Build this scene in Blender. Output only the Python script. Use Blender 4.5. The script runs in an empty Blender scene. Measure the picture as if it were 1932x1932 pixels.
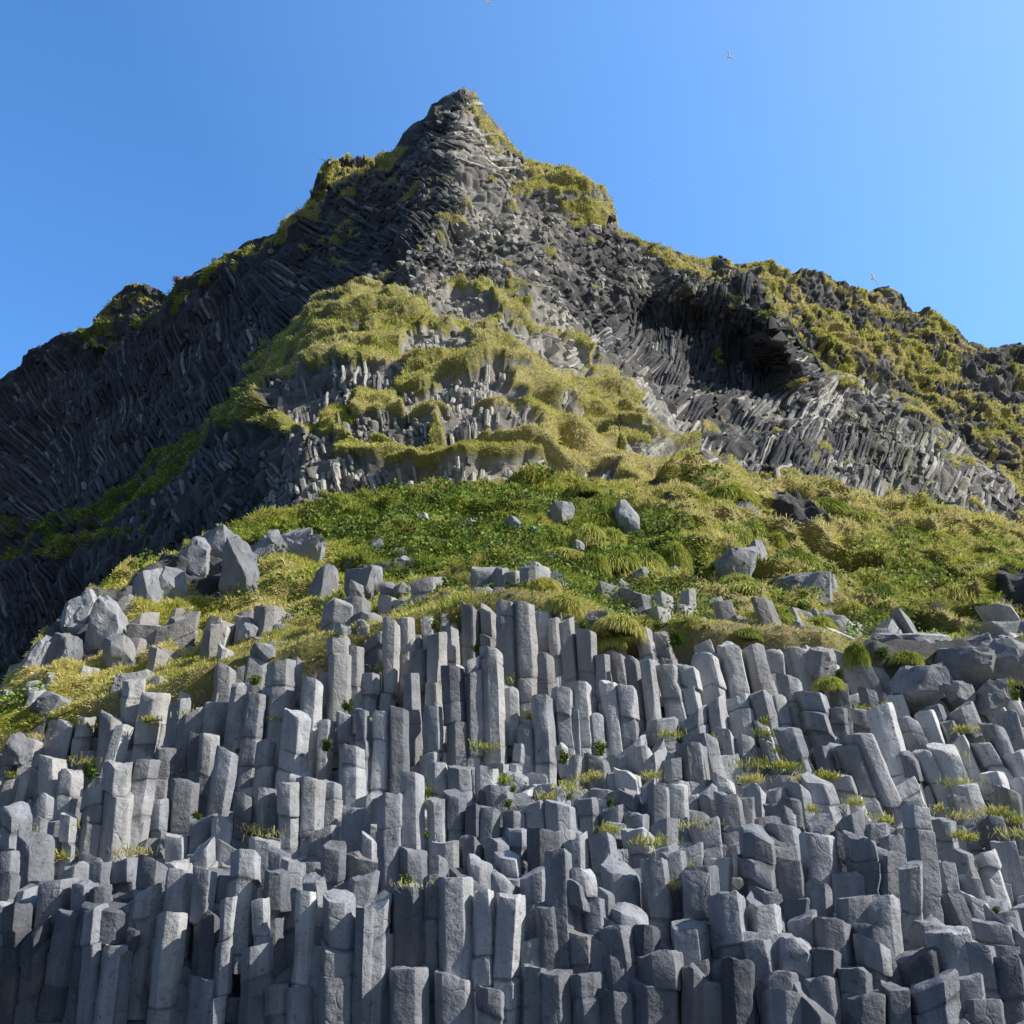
import bpy, math, random
import numpy as np
from mathutils import Vector, Matrix
rng = np.random.default_rng(11); random.seed(5)
scene = bpy.context.scene; COL = scene.collection
R = math.radians
# ------------------------------------------------------------------ camera model (photo measured on a 1932 grid)
PITCH = R(25.0); HALF = R(26.5); F = 966/math.tan(HALF); ZC = 1.7
cp, sp = math.cos(PITCH), math.sin(PITCH)
def at(px, py, Y):
    px = np.asarray(px, float); py = np.asarray(py, float); Y = np.asarray(Y, float)
    u = (px-966)/F; v = (966-py)/F; d = cp - v*sp
    return np.stack(np.broadcast_arrays(Y*u/d, Y, ZC+Y*(sp+v*cp)/d), -1)
def proj(P):
    P = np.asarray(P, float); dz = P[..., 2]-ZC
    c = P[..., 1]*cp+dz*sp; up = -P[..., 1]*sp+dz*cp
    return 966+F*P[..., 0]/c, 966-F*up/c
cam = bpy.data.cameras.new("camera"); camo = bpy.data.objects.new("camera", cam); COL.objects.link(camo)
camo.location = (0, 0, ZC); camo.rotation_euler = (R(90)+PITCH, 0, 0)
cam.sensor_width = 36; cam.lens = 18/math.tan(HALF); cam.clip_end = 8000; scene.camera = camo
scene.render.resolution_x = scene.render.resolution_y = 1024
# ------------------------------------------------------------------ noise
def _h(ix, iy, iz, s):
    n = (ix.astype(np.int64)*374761393 + iy.astype(np.int64)*668265263 + iz.astype(np.int64)*2147483647 + s*1274126177) & 0xffffffff
    n = ((n ^ (n >> 13))*1274126177) & 0xffffffff
    n = ((n ^ (n >> 15))*2246822519) & 0xffffffff
    return ((n ^ (n >> 16)) & 0xffffff)/16777215.0
def vnoise(P, s=0):
    i = np.floor(P); f = P-i; f = f*f*(3-2*f); i = i.astype(np.int64)
    out = 0
    for dx in (0, 1):
        wx = f[..., 0] if dx else 1-f[..., 0]
        for dy in (0, 1):
            wy = f[..., 1] if dy else 1-f[..., 1]
            for dz in (0, 1):
                wz = f[..., 2] if dz else 1-f[..., 2]
                out = out+wx*wy*wz*_h(i[..., 0]+dx, i[..., 1]+dy, i[..., 2]+dz, s)
    return out*2-1
def fbm(P, sc, o=4, s=0, g=.5):
    out = 0; a = 1; t = 0
    for k in range(o):
        out = out+a*vnoise(P/sc*(2.03**k)+17.3*k, s+k); t += a; a *= g
    return out/t*1.6
def n2(px, py, sc, o=3, s=0):
    px, py = np.broadcast_arrays(np.asarray(px, float), np.asarray(py, float))
    return fbm(np.stack([px, py, np.zeros_like(px)], -1), sc, o, s)
def cell(P, s=0):
    """3D cellular noise: F1, F2 and id"""
    i = np.floor(P).astype(np.int64); F1 = np.full(P.shape[:-1], 9.); F2 = F1.copy(); ID = np.zeros(P.shape[:-1])
    for dx in (-1, 0, 1):
        for dy in (-1, 0, 1):
            for dz in (-1, 0, 1):
                a, b, c = i[..., 0]+dx, i[..., 1]+dy, i[..., 2]+dz
                q = np.stack([a+_h(a, b, c, s), b+_h(a, b, c, s+7), c+_h(a, b, c, s+13)], -1)
                d = np.sqrt(((q-P)**2).sum(-1)); m = d < F1
                F2 = np.where(m, F1, np.minimum(F2, d)); ID = np.where(m, _h(a, b, c, s+23), ID); F1 = np.where(m, d, F1)
    return F1, F2, ID
def inpoly(px, py, poly):
    px = np.asarray(px); py = np.asarray(py); c = np.zeros(np.broadcast(px, py).shape, bool); n = len(poly)
    for i in range(n):
        x1, y1 = poly[i]; x2, y2 = poly[(i+1) % n]
        if y1 == y2: continue
        c ^= ((y1 > py) != (y2 > py)) & (px < (x2-x1)*(py-y1)/(y2-y1)+x1)
    return c
def blur(A, r):
    for ax in (0, 1):
        for _ in range(2):
            p = [(0, 0), (0, 0)]; p[ax] = (r+1, r); c = np.cumsum(np.pad(A, p, mode='edge'), axis=ax); n = A.shape[ax]
            A = (np.take(c, range(2*r+1, 2*r+1+n), ax)-np.take(c, range(0, n), ax))/(2*r+1)
    return A
def sstep(a, b, x): t = np.clip((x-a)/(b-a), 0, 1); return t*t*(3-2*t)
# ------------------------------------------------------------------ mesh helpers
def mesh(name, V, Fs, mats=(), attrs=None, smooth=True, sharp=None, cols=None):
    me = bpy.data.meshes.new(name); V = np.asarray(V, np.float32).reshape(-1, 3)
    me.vertices.add(len(V)); me.vertices.foreach_set('co', V.ravel())
    Fs = [np.asarray(f, np.int32) for f in Fs if len(f)]
    loops = np.concatenate([f.ravel() for f in Fs]); tot = np.concatenate([np.full(len(f), f.shape[1], np.int32) for f in Fs])
    me.loops.add(len(loops)); me.loops.foreach_set('vertex_index', loops)
    me.polygons.add(len(tot)); me.polygons.foreach_set('loop_start', np.concatenate([[0], np.cumsum(tot)[:-1]]).astype(np.int32))
    me.polygons.foreach_set('loop_total', tot)
    me.update(calc_edges=True); me.validate()
    me.polygons.foreach_set('use_smooth', np.full(len(me.polygons), smooth, bool))
    for k, v in (attrs or {}).items():
        a = me.attributes.new(k, 'FLOAT', 'POINT'); a.data.foreach_set('value', np.asarray(v, np.float32).ravel())
    for k, v in (cols or {}).items():
        a = me.attributes.new(k, 'FLOAT_COLOR', 'POINT'); v = np.asarray(v, np.float32)
        a.data.foreach_set('color', np.concatenate([v, np.ones((len(v), 1), np.float32)], 1).ravel())
    if sharp: me.set_sharp_from_angle(angle=R(sharp))
    for m in mats: me.materials.append(m)
    return me
def obj(name, me, parent=None, label=None, cat=None, group=None, kind=None, loc=None):
    o = bpy.data.objects.new(name, me); COL.objects.link(o)
    if parent: o.parent = parent
    if label: o['label'] = label
    if cat: o['category'] = cat
    if group: o['group'] = group
    if kind: o['kind'] = kind
    if loc is not None: o.location = loc
    return o
def gridfaces(nr, nc):
    a = np.arange(nr*nc).reshape(nr, nc)
    return np.stack([a[:-1, :-1], a[:-1, 1:], a[1:, 1:], a[1:, :-1]], -1).reshape(-1, 4)[:, ::-1]
# ------------------------------------------------------------------ materials
def mat(name, rough=.9):
    m = bpy.data.materials.new(name); m.use_nodes = True; nt = m.node_tree
    b = nt.nodes['Principled BSDF']; b.inputs['Roughness'].default_value = rough; b.inputs['Specular IOR Level'].default_value = .25
    return m, nt, b
def N(nt, t, **kw):
    n = nt.nodes.new(t)
    for k, v in kw.items():
        if k in n.inputs.keys(): n.inputs[k].default_value = v
        else: setattr(n, k, v)
    return n
def mix(nt, fac, a, b, mode='MIX'):
    n = nt.nodes.new('ShaderNodeMix'); n.data_type = 'RGBA'; n.blend_type = mode
    for i, v in ((0, fac), (6, a), (7, b)):
        if isinstance(v, (int, float)): n.inputs[i].default_value = v
        elif isinstance(v, tuple): n.inputs[i].default_value = (*v, 1) if len(v) == 3 else v
        else: nt.links.new(v, n.inputs[i])
    return n.outputs[2]
def ramp(nt, src, stops):
    r = nt.nodes.new('ShaderNodeValToRGB'); nt.links.new(src, r.inputs[0]); e = r.color_ramp.elements
    while len(e) < len(stops): e.new(.5)
    for k, (p, c) in enumerate(stops): e[k].position = p; e[k].color = (*c, 1) if isinstance(c, tuple) else (c, c, c, 1)
    return r.outputs[0]
def attr(nt, n, out='Fac'):
    a = nt.nodes.new('ShaderNodeAttribute'); a.attribute_name = n; return a.outputs[out]
def noise(nt, scale, detail=6, rough=.6, vec=None, dist=0):
    n = nt.nodes.new('ShaderNodeTexNoise'); n.inputs['Scale'].default_value = scale; n.inputs['Detail'].default_value = detail
    n.inputs['Roughness'].default_value = rough; n.inputs['Distortion'].default_value = dist
    if vec is None: vec = nt.nodes.new('ShaderNodeNewGeometry').outputs['Position']
    nt.links.new(vec, n.inputs['Vector']); return n.outputs[0]
def mapping(nt, sc):
    g = nt.nodes.new('ShaderNodeNewGeometry'); m = nt.nodes.new('ShaderNodeMapping'); m.inputs['Scale'].default_value = sc
    nt.links.new(g.outputs['Position'], m.inputs['Vector']); return m.outputs[0]
def bump(nt, b, h, dist, strength=1., prev=None):
    n = nt.nodes.new('ShaderNodeBump'); n.inputs['Distance'].default_value = dist; n.inputs['Strength'].default_value = strength
    nt.links.new(h, n.inputs['Height'])
    if prev is not None: nt.links.new(prev, n.inputs['Normal'])
    nt.links.new(n.outputs[0], b.inputs['Normal']); return n.outputs[0]
def rock_near():
    m, nt, b = mat('basalt_near', .82)
    t = attr(nt, 'tone')
    base = ramp(nt, t, [(0, (.10, .108, .125)), (.5, (.33, .342, .368)), (1, (.66, .66, .65))])
    lo = noise(nt, 1.6, 5, .6); base = mix(nt, .55, base, ramp(nt, lo, [(.3, .35), (.7, .68)]), 'OVERLAY')
    # weathering stains running down the faces
    st = noise(nt, 1., 5, .65, mapping(nt, (7, 7, .8))); base = mix(nt, .35, base, ramp(nt, st, [(.35, .30), (.65, .66)]), 'OVERLAY')
    # pale mineral and lichen specks
    sp_ = noise(nt, 26, 3, .7); base = mix(nt, ramp(nt, sp_, [(.63, 0.), (.72, .55)]), base, (.42, .41, .38))
    dk = noise(nt, 9, 4, .7); base = mix(nt, ramp(nt, dk, [(.30, .65), (.42, 0.)]), base, (.07, .072, .08))
    w = attr(nt, 'warm'); base = mix(nt, w, base, mix(nt, .55, base, (.40, .34, .26)))
    base = mix(nt, ramp(nt, noise(nt, .75, 6, .7), [(.54, 0.), (.66, .38)]), base, (.30, .255, .19))
    dr = noise(nt, 1., 4, .6, mapping(nt, (11, 11, .5))); base = mix(nt, ramp(nt, dr, [(.66, 0.), (.74, .35)]), base, (.62, .61, .58))
    base = mix(nt, ramp(nt, noise(nt, .5, 5, .6, mapping(nt, (1.6, 1.6, 1.))), [(.34, .45), (.48, 0.)]), base, (.085, .092, .11))
    nt.links.new(base, b.inputs['Base Color'])
    p = bump(nt, b, noise(nt, 2.0, 7, .62), .11, .9)
    v = nt.nodes.new('ShaderNodeTexVoronoi'); v.feature = 'DISTANCE_TO_EDGE'; v.inputs['Scale'].default_value = .62
    g = nt.nodes.new('ShaderNodeNewGeometry'); ns = nt.nodes.new('ShaderNodeTexNoise'); ns.inputs['Scale'].default_value = 2.2
    nt.links.new(g.outputs['Position'], ns.inputs['Vector']); ad = nt.nodes.new('ShaderNodeVectorMath'); ad.operation = 'MULTIPLY_ADD'
    nt.links.new(ns.outputs['Color'], ad.inputs[0]); ad.inputs[1].default_value = (.5, .5, .5); nt.links.new(g.outputs['Position'], ad.inputs[2])
    nt.links.new(ad.outputs[0], v.inputs['Vector'])
    cr = ramp(nt, v.outputs['Distance'], [(0, 0.), (.010, 1.)]); p = bump(nt, b, cr, .012, .6, p)
    p = bump(nt, b, noise(nt, 15, 5, .6), .012, .8, p)
    return m
def rock_far():
    m, nt, b = mat('basalt_cliff', .9)
    t = attr(nt, 'tone')
    base = ramp(nt, t, [(0, (.060, .061, .066)), (.5, (.135, .132, .130)), (1, (.56, .53, .46))])
    base = mix(nt, .6, base, ramp(nt, noise(nt, .35, 6, .65), [(.3, .33), (.7, .68)]), 'OVERLAY')
    base = mix(nt, ramp(nt, noise(nt, 2.2, 4, .7), [(.60, 0.), (.72, .5)]), base, (.27, .255, .20))
    w = attr(nt, 'warm'); base = mix(nt, w, base, (.25, .25, .11))
    nt.links.new(base, b.inputs['Base Color'])
    p = bump(nt, b, noise(nt, 1.2, 8, .65), .35, .9); bump(nt, b, noise(nt, 6, 5, .65), .06, .9, p)
    return m
def ground_mat(name, rk):
    """rock / soil / turf sheet driven by the 'grass' attribute"""
    m, nt, b = mat(name, .95)
    g = attr(nt, 'grass'); tn = attr(nt, 'tone'); hu = attr(nt, 'hue')
    rock = ramp(nt, tn, [(0, rk[0]), (.5, rk[1]), (1, rk[2])])
    rock = mix(nt, .6, rock, ramp(nt, noise(nt, .6, 6, .65), [(.3, .33), (.7, .68)]), 'OVERLAY')
    gr = ramp(nt, hu, [(0, (.04, .07, .012)), (.35, (.13, .15, .03)), (.65, (.33, .31, .08)), (1, (.48, .41, .20))])
    gr = mix(nt, .7, gr, ramp(nt, noise(nt, 2.4, 7, .7), [(.3, .25), (.7, .7)]), 'OVERLAY')
    nt.links.new(mix(nt, g, rock, gr), b.inputs['Base Color'])
    p = bump(nt, b, noise(nt, 1.4, 9, .68), .35, .9); bump(nt, b, noise(nt, 9, 5, .7), .07, 1., p)
    return m
def blade_mat(name, trans=.3):
    m, nt, b = mat(name, .65)
    c = attr(nt, 'bcol', 'Color'); nt.links.new(c, b.inputs['Base Color'])
    tr = nt.nodes.new('ShaderNodeBsdfTranslucent'); nt.links.new(c, tr.inputs[0])
    mx = nt.nodes.new('ShaderNodeMixShader'); mx.inputs[0].default_value = trans
    nt.links.new(b.outputs[0], mx.inputs[1]); nt.links.new(tr.outputs[0], mx.inputs[2])
    nt.links.new(mx.outputs[0], nt.nodes['Material Output'].inputs[0]); return m
def flat(name, c, rough=.7):
    m, nt, b = mat(name, rough); base = mix(nt, .3, c, ramp(nt, noise(nt, 20, 3), [(.3, .3), (.7, .7)]), 'OVERLAY')
    nt.links.new(base, b.inputs['Base Color']); return m
M_near = rock_near(); M_far = rock_far()
M_g1 = ground_mat('cliff_ground', ((.045, .046, .05), (.13, .127, .122), (.40, .37, .32)))
M_g2 = ground_mat('slope_ground', ((.06, .06, .064), (.13, .128, .125), (.26, .25, .23)))
M_blade = blade_mat('grass_blade'); M_leaf = blade_mat('leaf', .2)
# ------------------------------------------------------------------ grass colours
GC = np.array([[.08, .14, .022], [.28, .38, .05], [.70, .69, .14], [.88, .77, .38]])
def gcol(h):
    h = np.clip(h, 0, 1)*3; i = np.minimum(h.astype(int), 2); f = (h-i)[..., None]; return GC[i]*(1-f)+GC[i+1]*f
def blades(P, D, L, W, C, droop=.6, face=None):
    """P base, D unit direction, L length, W width, C colour -> verts, faces, colours"""
    n = len(P); L = L[:, None]; W = W[:, None]
    side = np.cross(D, rng.normal(size=(n, 3))*.6+np.array([0, -1., .2])); side /= np.linalg.norm(side, axis=1, keepdims=True)+1e-9
    mid = P+D*L*.55; tip = P+D*L*.85; tip[:, 2] -= (L*droop*.45)[:, 0]
    V = np.stack([P-side*W*.5, P+side*W*.5, mid+side*W*.38, mid-side*W*.38, tip], 1).reshape(-1, 3)
    b = (np.arange(n)*5)[:, None]
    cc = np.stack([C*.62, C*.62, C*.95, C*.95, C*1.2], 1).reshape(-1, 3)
    return V, b+np.array([[0, 1, 2, 3]]), b+np.array([[3, 2, 4]]), cc
# ================================================================== FOREGROUND PROFILE
KX = np.array([-200, 0, 70, 200, 340, 430, 620, 800, 966, 1100, 1200, 1350, 1500, 1600, 1750, 1932, 2150.])
def kk(*v): return np.array(v, float)
PK = [kk(*[2060]*17),
      kk(1700,1705,1705,1710,1690,1680,1690,1690,1695,1700,1700,1745,1775,1780,1800,1840,1860),
      kk(1620,1595,1590,1590,1585,1570,1500,1475,1455,1440,1430,1425,1470,1510,1540,1570,1600),
      kk(1440,1400,1375,1335,1290,1255,1205,1165,1125,1150,1190,1200,1205,1235,1245,1225,1230),
      kk(1400,1338,1215,1110,1038,990,945,925,905,902,900,900,930,945,968,1010,1090)]
YK = [kk(15.8,15.2,15.0,14.7,14.4,14.2,13.9,13.7,13.6,13.5,13.4,13.2,13.0,12.9,12.8,12.7,12.6),
      kk(16.5,15.9,15.7,15.4,15.1,14.9,14.6,14.4,14.3,14.2,14.1,13.9,13.7,13.6,13.5,13.3,13.2),
      kk(19.2,18.6,18.4,18.2,18.0,18.0,18.3,18.4,18.5,18.6,18.6,18.6,18.2,17.9,17.7,17.4,17.2),
      kk(22.2,21.6,21.6,21.4,21.2,21.2,21.2,21.1,21.0,21.1,21.1,21.2,21.2,21.2,21.3,21.6,21.6),
      kk(23.5,23.2,25.5,28,31,33,36,38,40,41,42,44,47,49,51,53,54)]
def ks(px, K): return [np.interp(px, KX, k) for k in K]
def prof_Y(px, py):
    p = ks(px, PK); y = ks(px, YK); out = y[0].copy() if np.ndim(y[0]) else np.array(y[0])
    for k in range(4):
        t = np.clip((p[k]-py)/(p[k]-p[k+1]), 0, 1); out = np.where(py <= p[k], y[k]+(y[k+1]-y[k])*t, out)
    return out
def prof_z(x, Y):
    z = np.full(np.shape(x), 5.)
    for _ in range(8):
        px = 966+F*x/(Y*cp+(z-ZC)*sp); p = ks(px, PK); y = ks(px, YK); py = p[0].copy()
        for k in range(4):
            t = np.clip((Y-y[k])/(y[k+1]-y[k]), 0, 1); py = np.where(Y >= y[k], p[k]+(p[k+1]-p[k])*t, py)
        z = .4*z+.6*at(px, py, Y)[..., 2]
    return z, px, py
# ================================================================== SHEET 2: foreground slope
def sheet2():
    nc = 1300; px = np.linspace(-190, 2140, nc)
    segs = [(0, 1, 16), (1, 2, 30), (2, 3, 24), (3, 4, 300)]
    p = ks(px, PK); y = ks(px, YK); rp = []; ry = []; zone = []
    for a, b, n in segs:
        for t in np.linspace(0, 1, n, endpoint=(b == 4)):
            e = t**.85 if a == 3 else t
            rp.append(p[a]+(p[b]-p[a])*t); ry.append(y[a]+(y[b]-y[a])*e); zone.append(a+t)
    py = np.array(rp); Y = np.array(ry); zone = np.array(zone)[:, None]*np.ones((1, nc)); PX = px[None]*np.ones_like(py)
    P = at(PX, py, Y)
    # below the turf line the sheet is only the bed the columns stand in
    P[..., 1] += .5*sstep(3.0, 2.8, zone); P[..., 2] -= .55*sstep(3.0, 2.8, zone)
    g = sstep(2.88, 2.95, zone)
    edge = sstep(4., 3.9, zone)
    big = fbm(P, 3.2, 4, 3); sm = fbm(P, .9, 4, 9)
    rt = sstep(1150, 1330, PX)
    mound = 1-np.abs(fbm(P+np.array([0, 0, 0]), 1.9, 3, 21))*1.7
    d = big*.55+sm*.22*(1-rt*.3)+mound*(.34+.72*rt)+(1-np.abs(fbm(P, .8, 2, 27))*1.6)*.10
    gf = g*(.25+.75*sstep(2.95, 3.3, zone)); P[..., 1] -= d*gf*.8; P[..., 2] += d*gf*.6
    tone = np.clip(.5+.5*fbm(P, .7, 3, 31), 0, 1)
    nz = fbm(P, 1.6, 4, 41)
    rk = np.zeros_like(py)   # bare rock and earth patches
    for pl in ROCK2: rk = np.maximum(rk, inpoly(PX+sm*14, py+nz*14, pl))
    rk = np.maximum(rk, (mound < .16)*(rt > .3)*.9)
    gr = g*(1-rk)*(1-sstep(.62, .75, -nz)*.8)
    gr = np.maximum(gr, sstep(1.0, 1.2, zone)*sstep(.1, .5, nz)*.8*(zone < 3))
    green = inpoly(PX+sm*60, py+nz*40, [(420, 985), (650, 935), (1000, 915), (1150, 930), (1240, 1000), (1330, 1080), (1350, 1190), (1160, 1180), (950, 1110), (700, 1080), (560, 1040)])
    green2 = inpoly(PX+sm*60, py+nz*40, [(1560, 1090), (1700, 1020), (1932, 1080), (2140, 1150), (2140, 1230), (1750, 1180), (1600, 1150)])
    hue = .74+.26*nz-.26*green-.20*green2+.12*fbm(P, 5, 2, 77)+.02*rt+.30*(mound-.45)*(.4+.6*rt)+.12*rt*inpoly(PX, py, [(1000,900),(1500,920),(1700,960),(1600,1060),(1450,1050),(1250,1000)])  # mound term puts shade into the colour: yellow crests, darker hollows
    return P, gr, tone, np.clip(hue, 0, 1), PX, py, zone
ROCK2 = [[(335,1040),(430,1015),(530,1020),(600,1000),(520,1070),(470,1140),(400,1150),(340,1120)],
         [(110,1150),(250,1120),(330,1060),(350,1110),(290,1160),(240,1190),(200,1260),(110,1300),(60,1300)],
         [(1450,940),(1500,945),(1560,1010),(1530,1040),(1470,1010)],
         [(1860,1110),(1932,1120),(1990,1170),(1880,1165)],
         [(1640,1215),(1700,1190),(1760,1225),(1932,1225),(2140,1240),(2140,1330),(1750,1300),(1620,1260)]]
P2, G2, T2, H2, PX2, PY2, Z2 = sheet2()
def surf_obj(name, P, G, T, H, m, back=True, drop=14, depth=26, kind='structure'):
    nr, nc = G.shape
    if back:      # carry the sheet over its crest and down behind
        n = 8; top = P[-1]; ex = []
        for k in range(1, n+1):
            t = k/n; q = top.copy(); q[:, 1] += depth*t; q[:, 2] -= drop*t*t; ex.append(q)
        P = np.concatenate([P, np.array(ex)]); G, T, H = [np.concatenate([a, np.repeat(a[-1:], n, 0)]) for a in (G, T, H)]; nr += n
    me = mesh(name, P.reshape(-1, 3), [gridfaces(nr, nc)], [m], {'grass': G, 'tone': T, 'hue': H})
    return obj(name, me, kind=kind)
surf_obj('hillside', P2, G2, T2, H2, M_g2)
def normals(P):
    a = np.gradient(P, axis=1); b = np.gradient(P, axis=0); n = np.cross(a, b); n /= np.linalg.norm(n, axis=-1, keepdims=True)+1e-9
    return n*np.where(n[..., 1:2] > 0, -1, 1)
def bil(A, r, c):
    i = np.clip(r.astype(int), 0, A.shape[0]-2); j = np.clip(c.astype(int), 0, A.shape[1]-2); fr = r-i; fc = c-j
    if A.ndim == 3: fr = fr[:, None]; fc = fc[:, None]
    return A[i, j]*(1-fr)*(1-fc)+A[i+1, j]*fr*(1-fc)+A[i, j+1]*(1-fr)*fc+A[i+1, j+1]*fr*fc
# ================================================================== SHEET 1: the upper mountain
CREST1 = [(-260,905),(-120,800),(0,722),(40,690),(80,655),(130,625),(190,604),(300,585),(330,538),(380,500),(420,478),(440,470),(500,445),(570,405),(640,360),(700,320),(740,290),(762,250),(800,215),(812,190),(830,185),(850,172),(877,164),(892,178),(922,215),(945,240),(965,265),(990,295),(1010,305),(1060,320),(1110,340),(1140,352),(1158,385),(1168,405),(1170,428),(1210,445),(1260,470),(1300,482),(1345,480),(1400,505),(1450,545),(1485,600),(1510,650),(1555,690),(1620,705),(1680,730),(1740,765),(1790,815),(1860,868),(1900,905),(1932,945),(2000,1000),(2150,1120)]
CT1 = [(-260,905,150),(-260,1450,120),(0,722,150),(0,850,142),(0,1000,128),(0,1200,112),(0,1400,100),(130,625,143),(130,800,136),(160,900,126),(190,604,140),(300,585,132),(300,720,124),(300,850,108),(300,1000,84),(200,960,98),(200,1200,90),(330,538,130),(440,470,128),(430,620,116),(430,740,98),(420,830,78),(400,900,68),(360,1060,62),(500,440,124),(570,405,120),(600,500,110),(500,620,106),(490,700,86),(500,760,60),(500,850,53),(500,960,46),(640,360,116),(740,290,112),(700,400,106),(700,500,96),(640,600,78),(620,700,59),(640,800,50.5),(640,900,45),(640,980,42),
       (877,164,112),(800,215,110),(960,265,112),(860,230,105),(850,300,101),(850,380,96),(790,450,90),(860,470,90),(780,520,80),(860,540,80),(780,600,68),(860,640,62),(800,700,56),(800,800,49),(800,900,43),(800,960,41),(960,620,66),(960,700,55),(980,780,50),(1000,870,45),(1000,940,42),
       (1010,305,114),(1140,352,112),(1170,428,110),(1050,400,104),(1000,480,92),(1100,500,98),(1080,600,84),(1160,560,97),(1130,680,74),(1200,740,66),(1130,800,56),(1240,800,60),(1200,880,50),(1330,890,55),(1340,960,50),
       (1260,470,110),(1345,480,108),(1300,545,99),(1220,600,104),(1300,620,102),(1240,650,99),(1380,640,101),(1340,700,98),(1440,690,99),(1240,710,92),(1400,565,97),(1450,545,98),(1470,615,91),(1505,690,89),(1490,745,89),(1300,770,88),(1420,775,88),(1330,840,68),(1450,850,72),(1550,800,82),(1510,650,95),(1620,705,96),(1600,880,72),(1740,765,97),(1700,860,80),(1700,950,66),(1860,868,98),(1850,960,76),(1500,930,56),(1500,1000,55),(1700,1010,62),(1932,945,100),(1932,1020,80),(1932,1100,74),(2150,1120,100),(2150,1300,80)]
CT1 = np.array(CT1, float)
def rbf(pts, val):
    d = np.linalg.norm(pts[:, None]-pts[None], axis=-1); n = len(pts)
    A = np.zeros((n+3, n+3)); A[:n, :n] = d-np.eye(n)*-6; A[:n, n] = 1; A[:n, n+1:] = pts/1000; A[n, :n] = 1; A[n+1:, :n] = (pts/1000).T
    return np.linalg.solve(A, np.concatenate([val, np.zeros(3)]))
for _r in CT1:
    if _r[0] < 640 and _r[2] > 85: _r[2] += (640-_r[0])/640*24
W1 = rbf(CT1[:, :2], CT1[:, 2])
def D1(px, py):
    q = np.stack(np.broadcast_arrays(px, py), -1).astype(float); n = len(CT1); out = np.full(q.shape[:-1], W1[n])+q[..., 0]/1000*W1[n+1]+q[..., 1]/1000*W1[n+2]
    for k in range(n): out += W1[k]*np.hypot(q[..., 0]-CT1[k, 0], q[..., 1]-CT1[k, 1])
    return out
GRASS1 = [[(640,560),(700,540),(850,525),(960,560),(1090,600),(1120,680),(1180,715),(1230,770),(1300,840),(1345,920),(1345,1000),(560,1000),(600,880),(500,800),(400,835),(330,900),(200,985),(80,1000),(-260,1080),(-260,1040),(0,990),(150,960),(290,860),(370,815),(480,745),(480,650)],
          [(965,330),(985,295),(1140,335),(1180,400),(1180,430),(1260,465),(1345,470),(1440,490),(1500,610),(1540,680),(1600,700),(1740,760),(1860,860),(1960,940),(2150,1100),(2150,1150),(1932,1000),(1870,905),(1790,850),(1700,775),(1600,755),(1550,715),(1510,640),(1450,560),(1330,528),(1240,490),(1170,442),(1130,430),(1010,400),(970,370)],
          [(110,620),(190,590),(300,560),(330,530),(440,465),(570,400),(640,350),(720,290),(760,270),(735,320),(620,410),(560,450),(430,525),(320,600),(200,625),(130,650)],
          [(880,160),(935,215),(1005,300),(1000,350),(950,310),(915,240),(885,190)],
          [(-260,1080),(0,1010),(200,1000),(330,930),(330,980),(200,1030),(0,1060),(-260,1120)],
          [(1345,880),(1500,915),(1700,955),(1932,990),(2150,1140),(2150,1300),(1340,1100)]]
ROCK1 = [[(495,740),(560,705),(640,685),(765,675),(720,722),(620,760),(520,785),(485,790)],
         [(340,890),(420,845),(510,805),(620,820),(640,870),(600,950),(420,985),(330,1070),(270,1030),(280,960)],
         [(645,795),(720,772),(835,790),(805,852),(640,850)],[(745,735),(850,705),(960,685),(975,750),(900,768),(740,768)],
         [(765,515),(830,530),(960,580),(1000,605),(860,600),(770,575)],[(835,780),(1000,760),(1015,835),(900,850),(840,855)],
         [(610,885),(700,880),(800,890),(1000,880),(1150,895),(1150,915),(800,930),(640,950),(600,945)],[(760,625),(880,610),(890,645),(820,665),(740,670)],
         [(950,605),(1080,640),(1120,690),(1040,680),(960,650)],[(1180,700),(1300,790),(1345,880),(1290,850),(1220,780)],[(1000,560),(1100,600),(1110,640),(1000,590)]]
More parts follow.
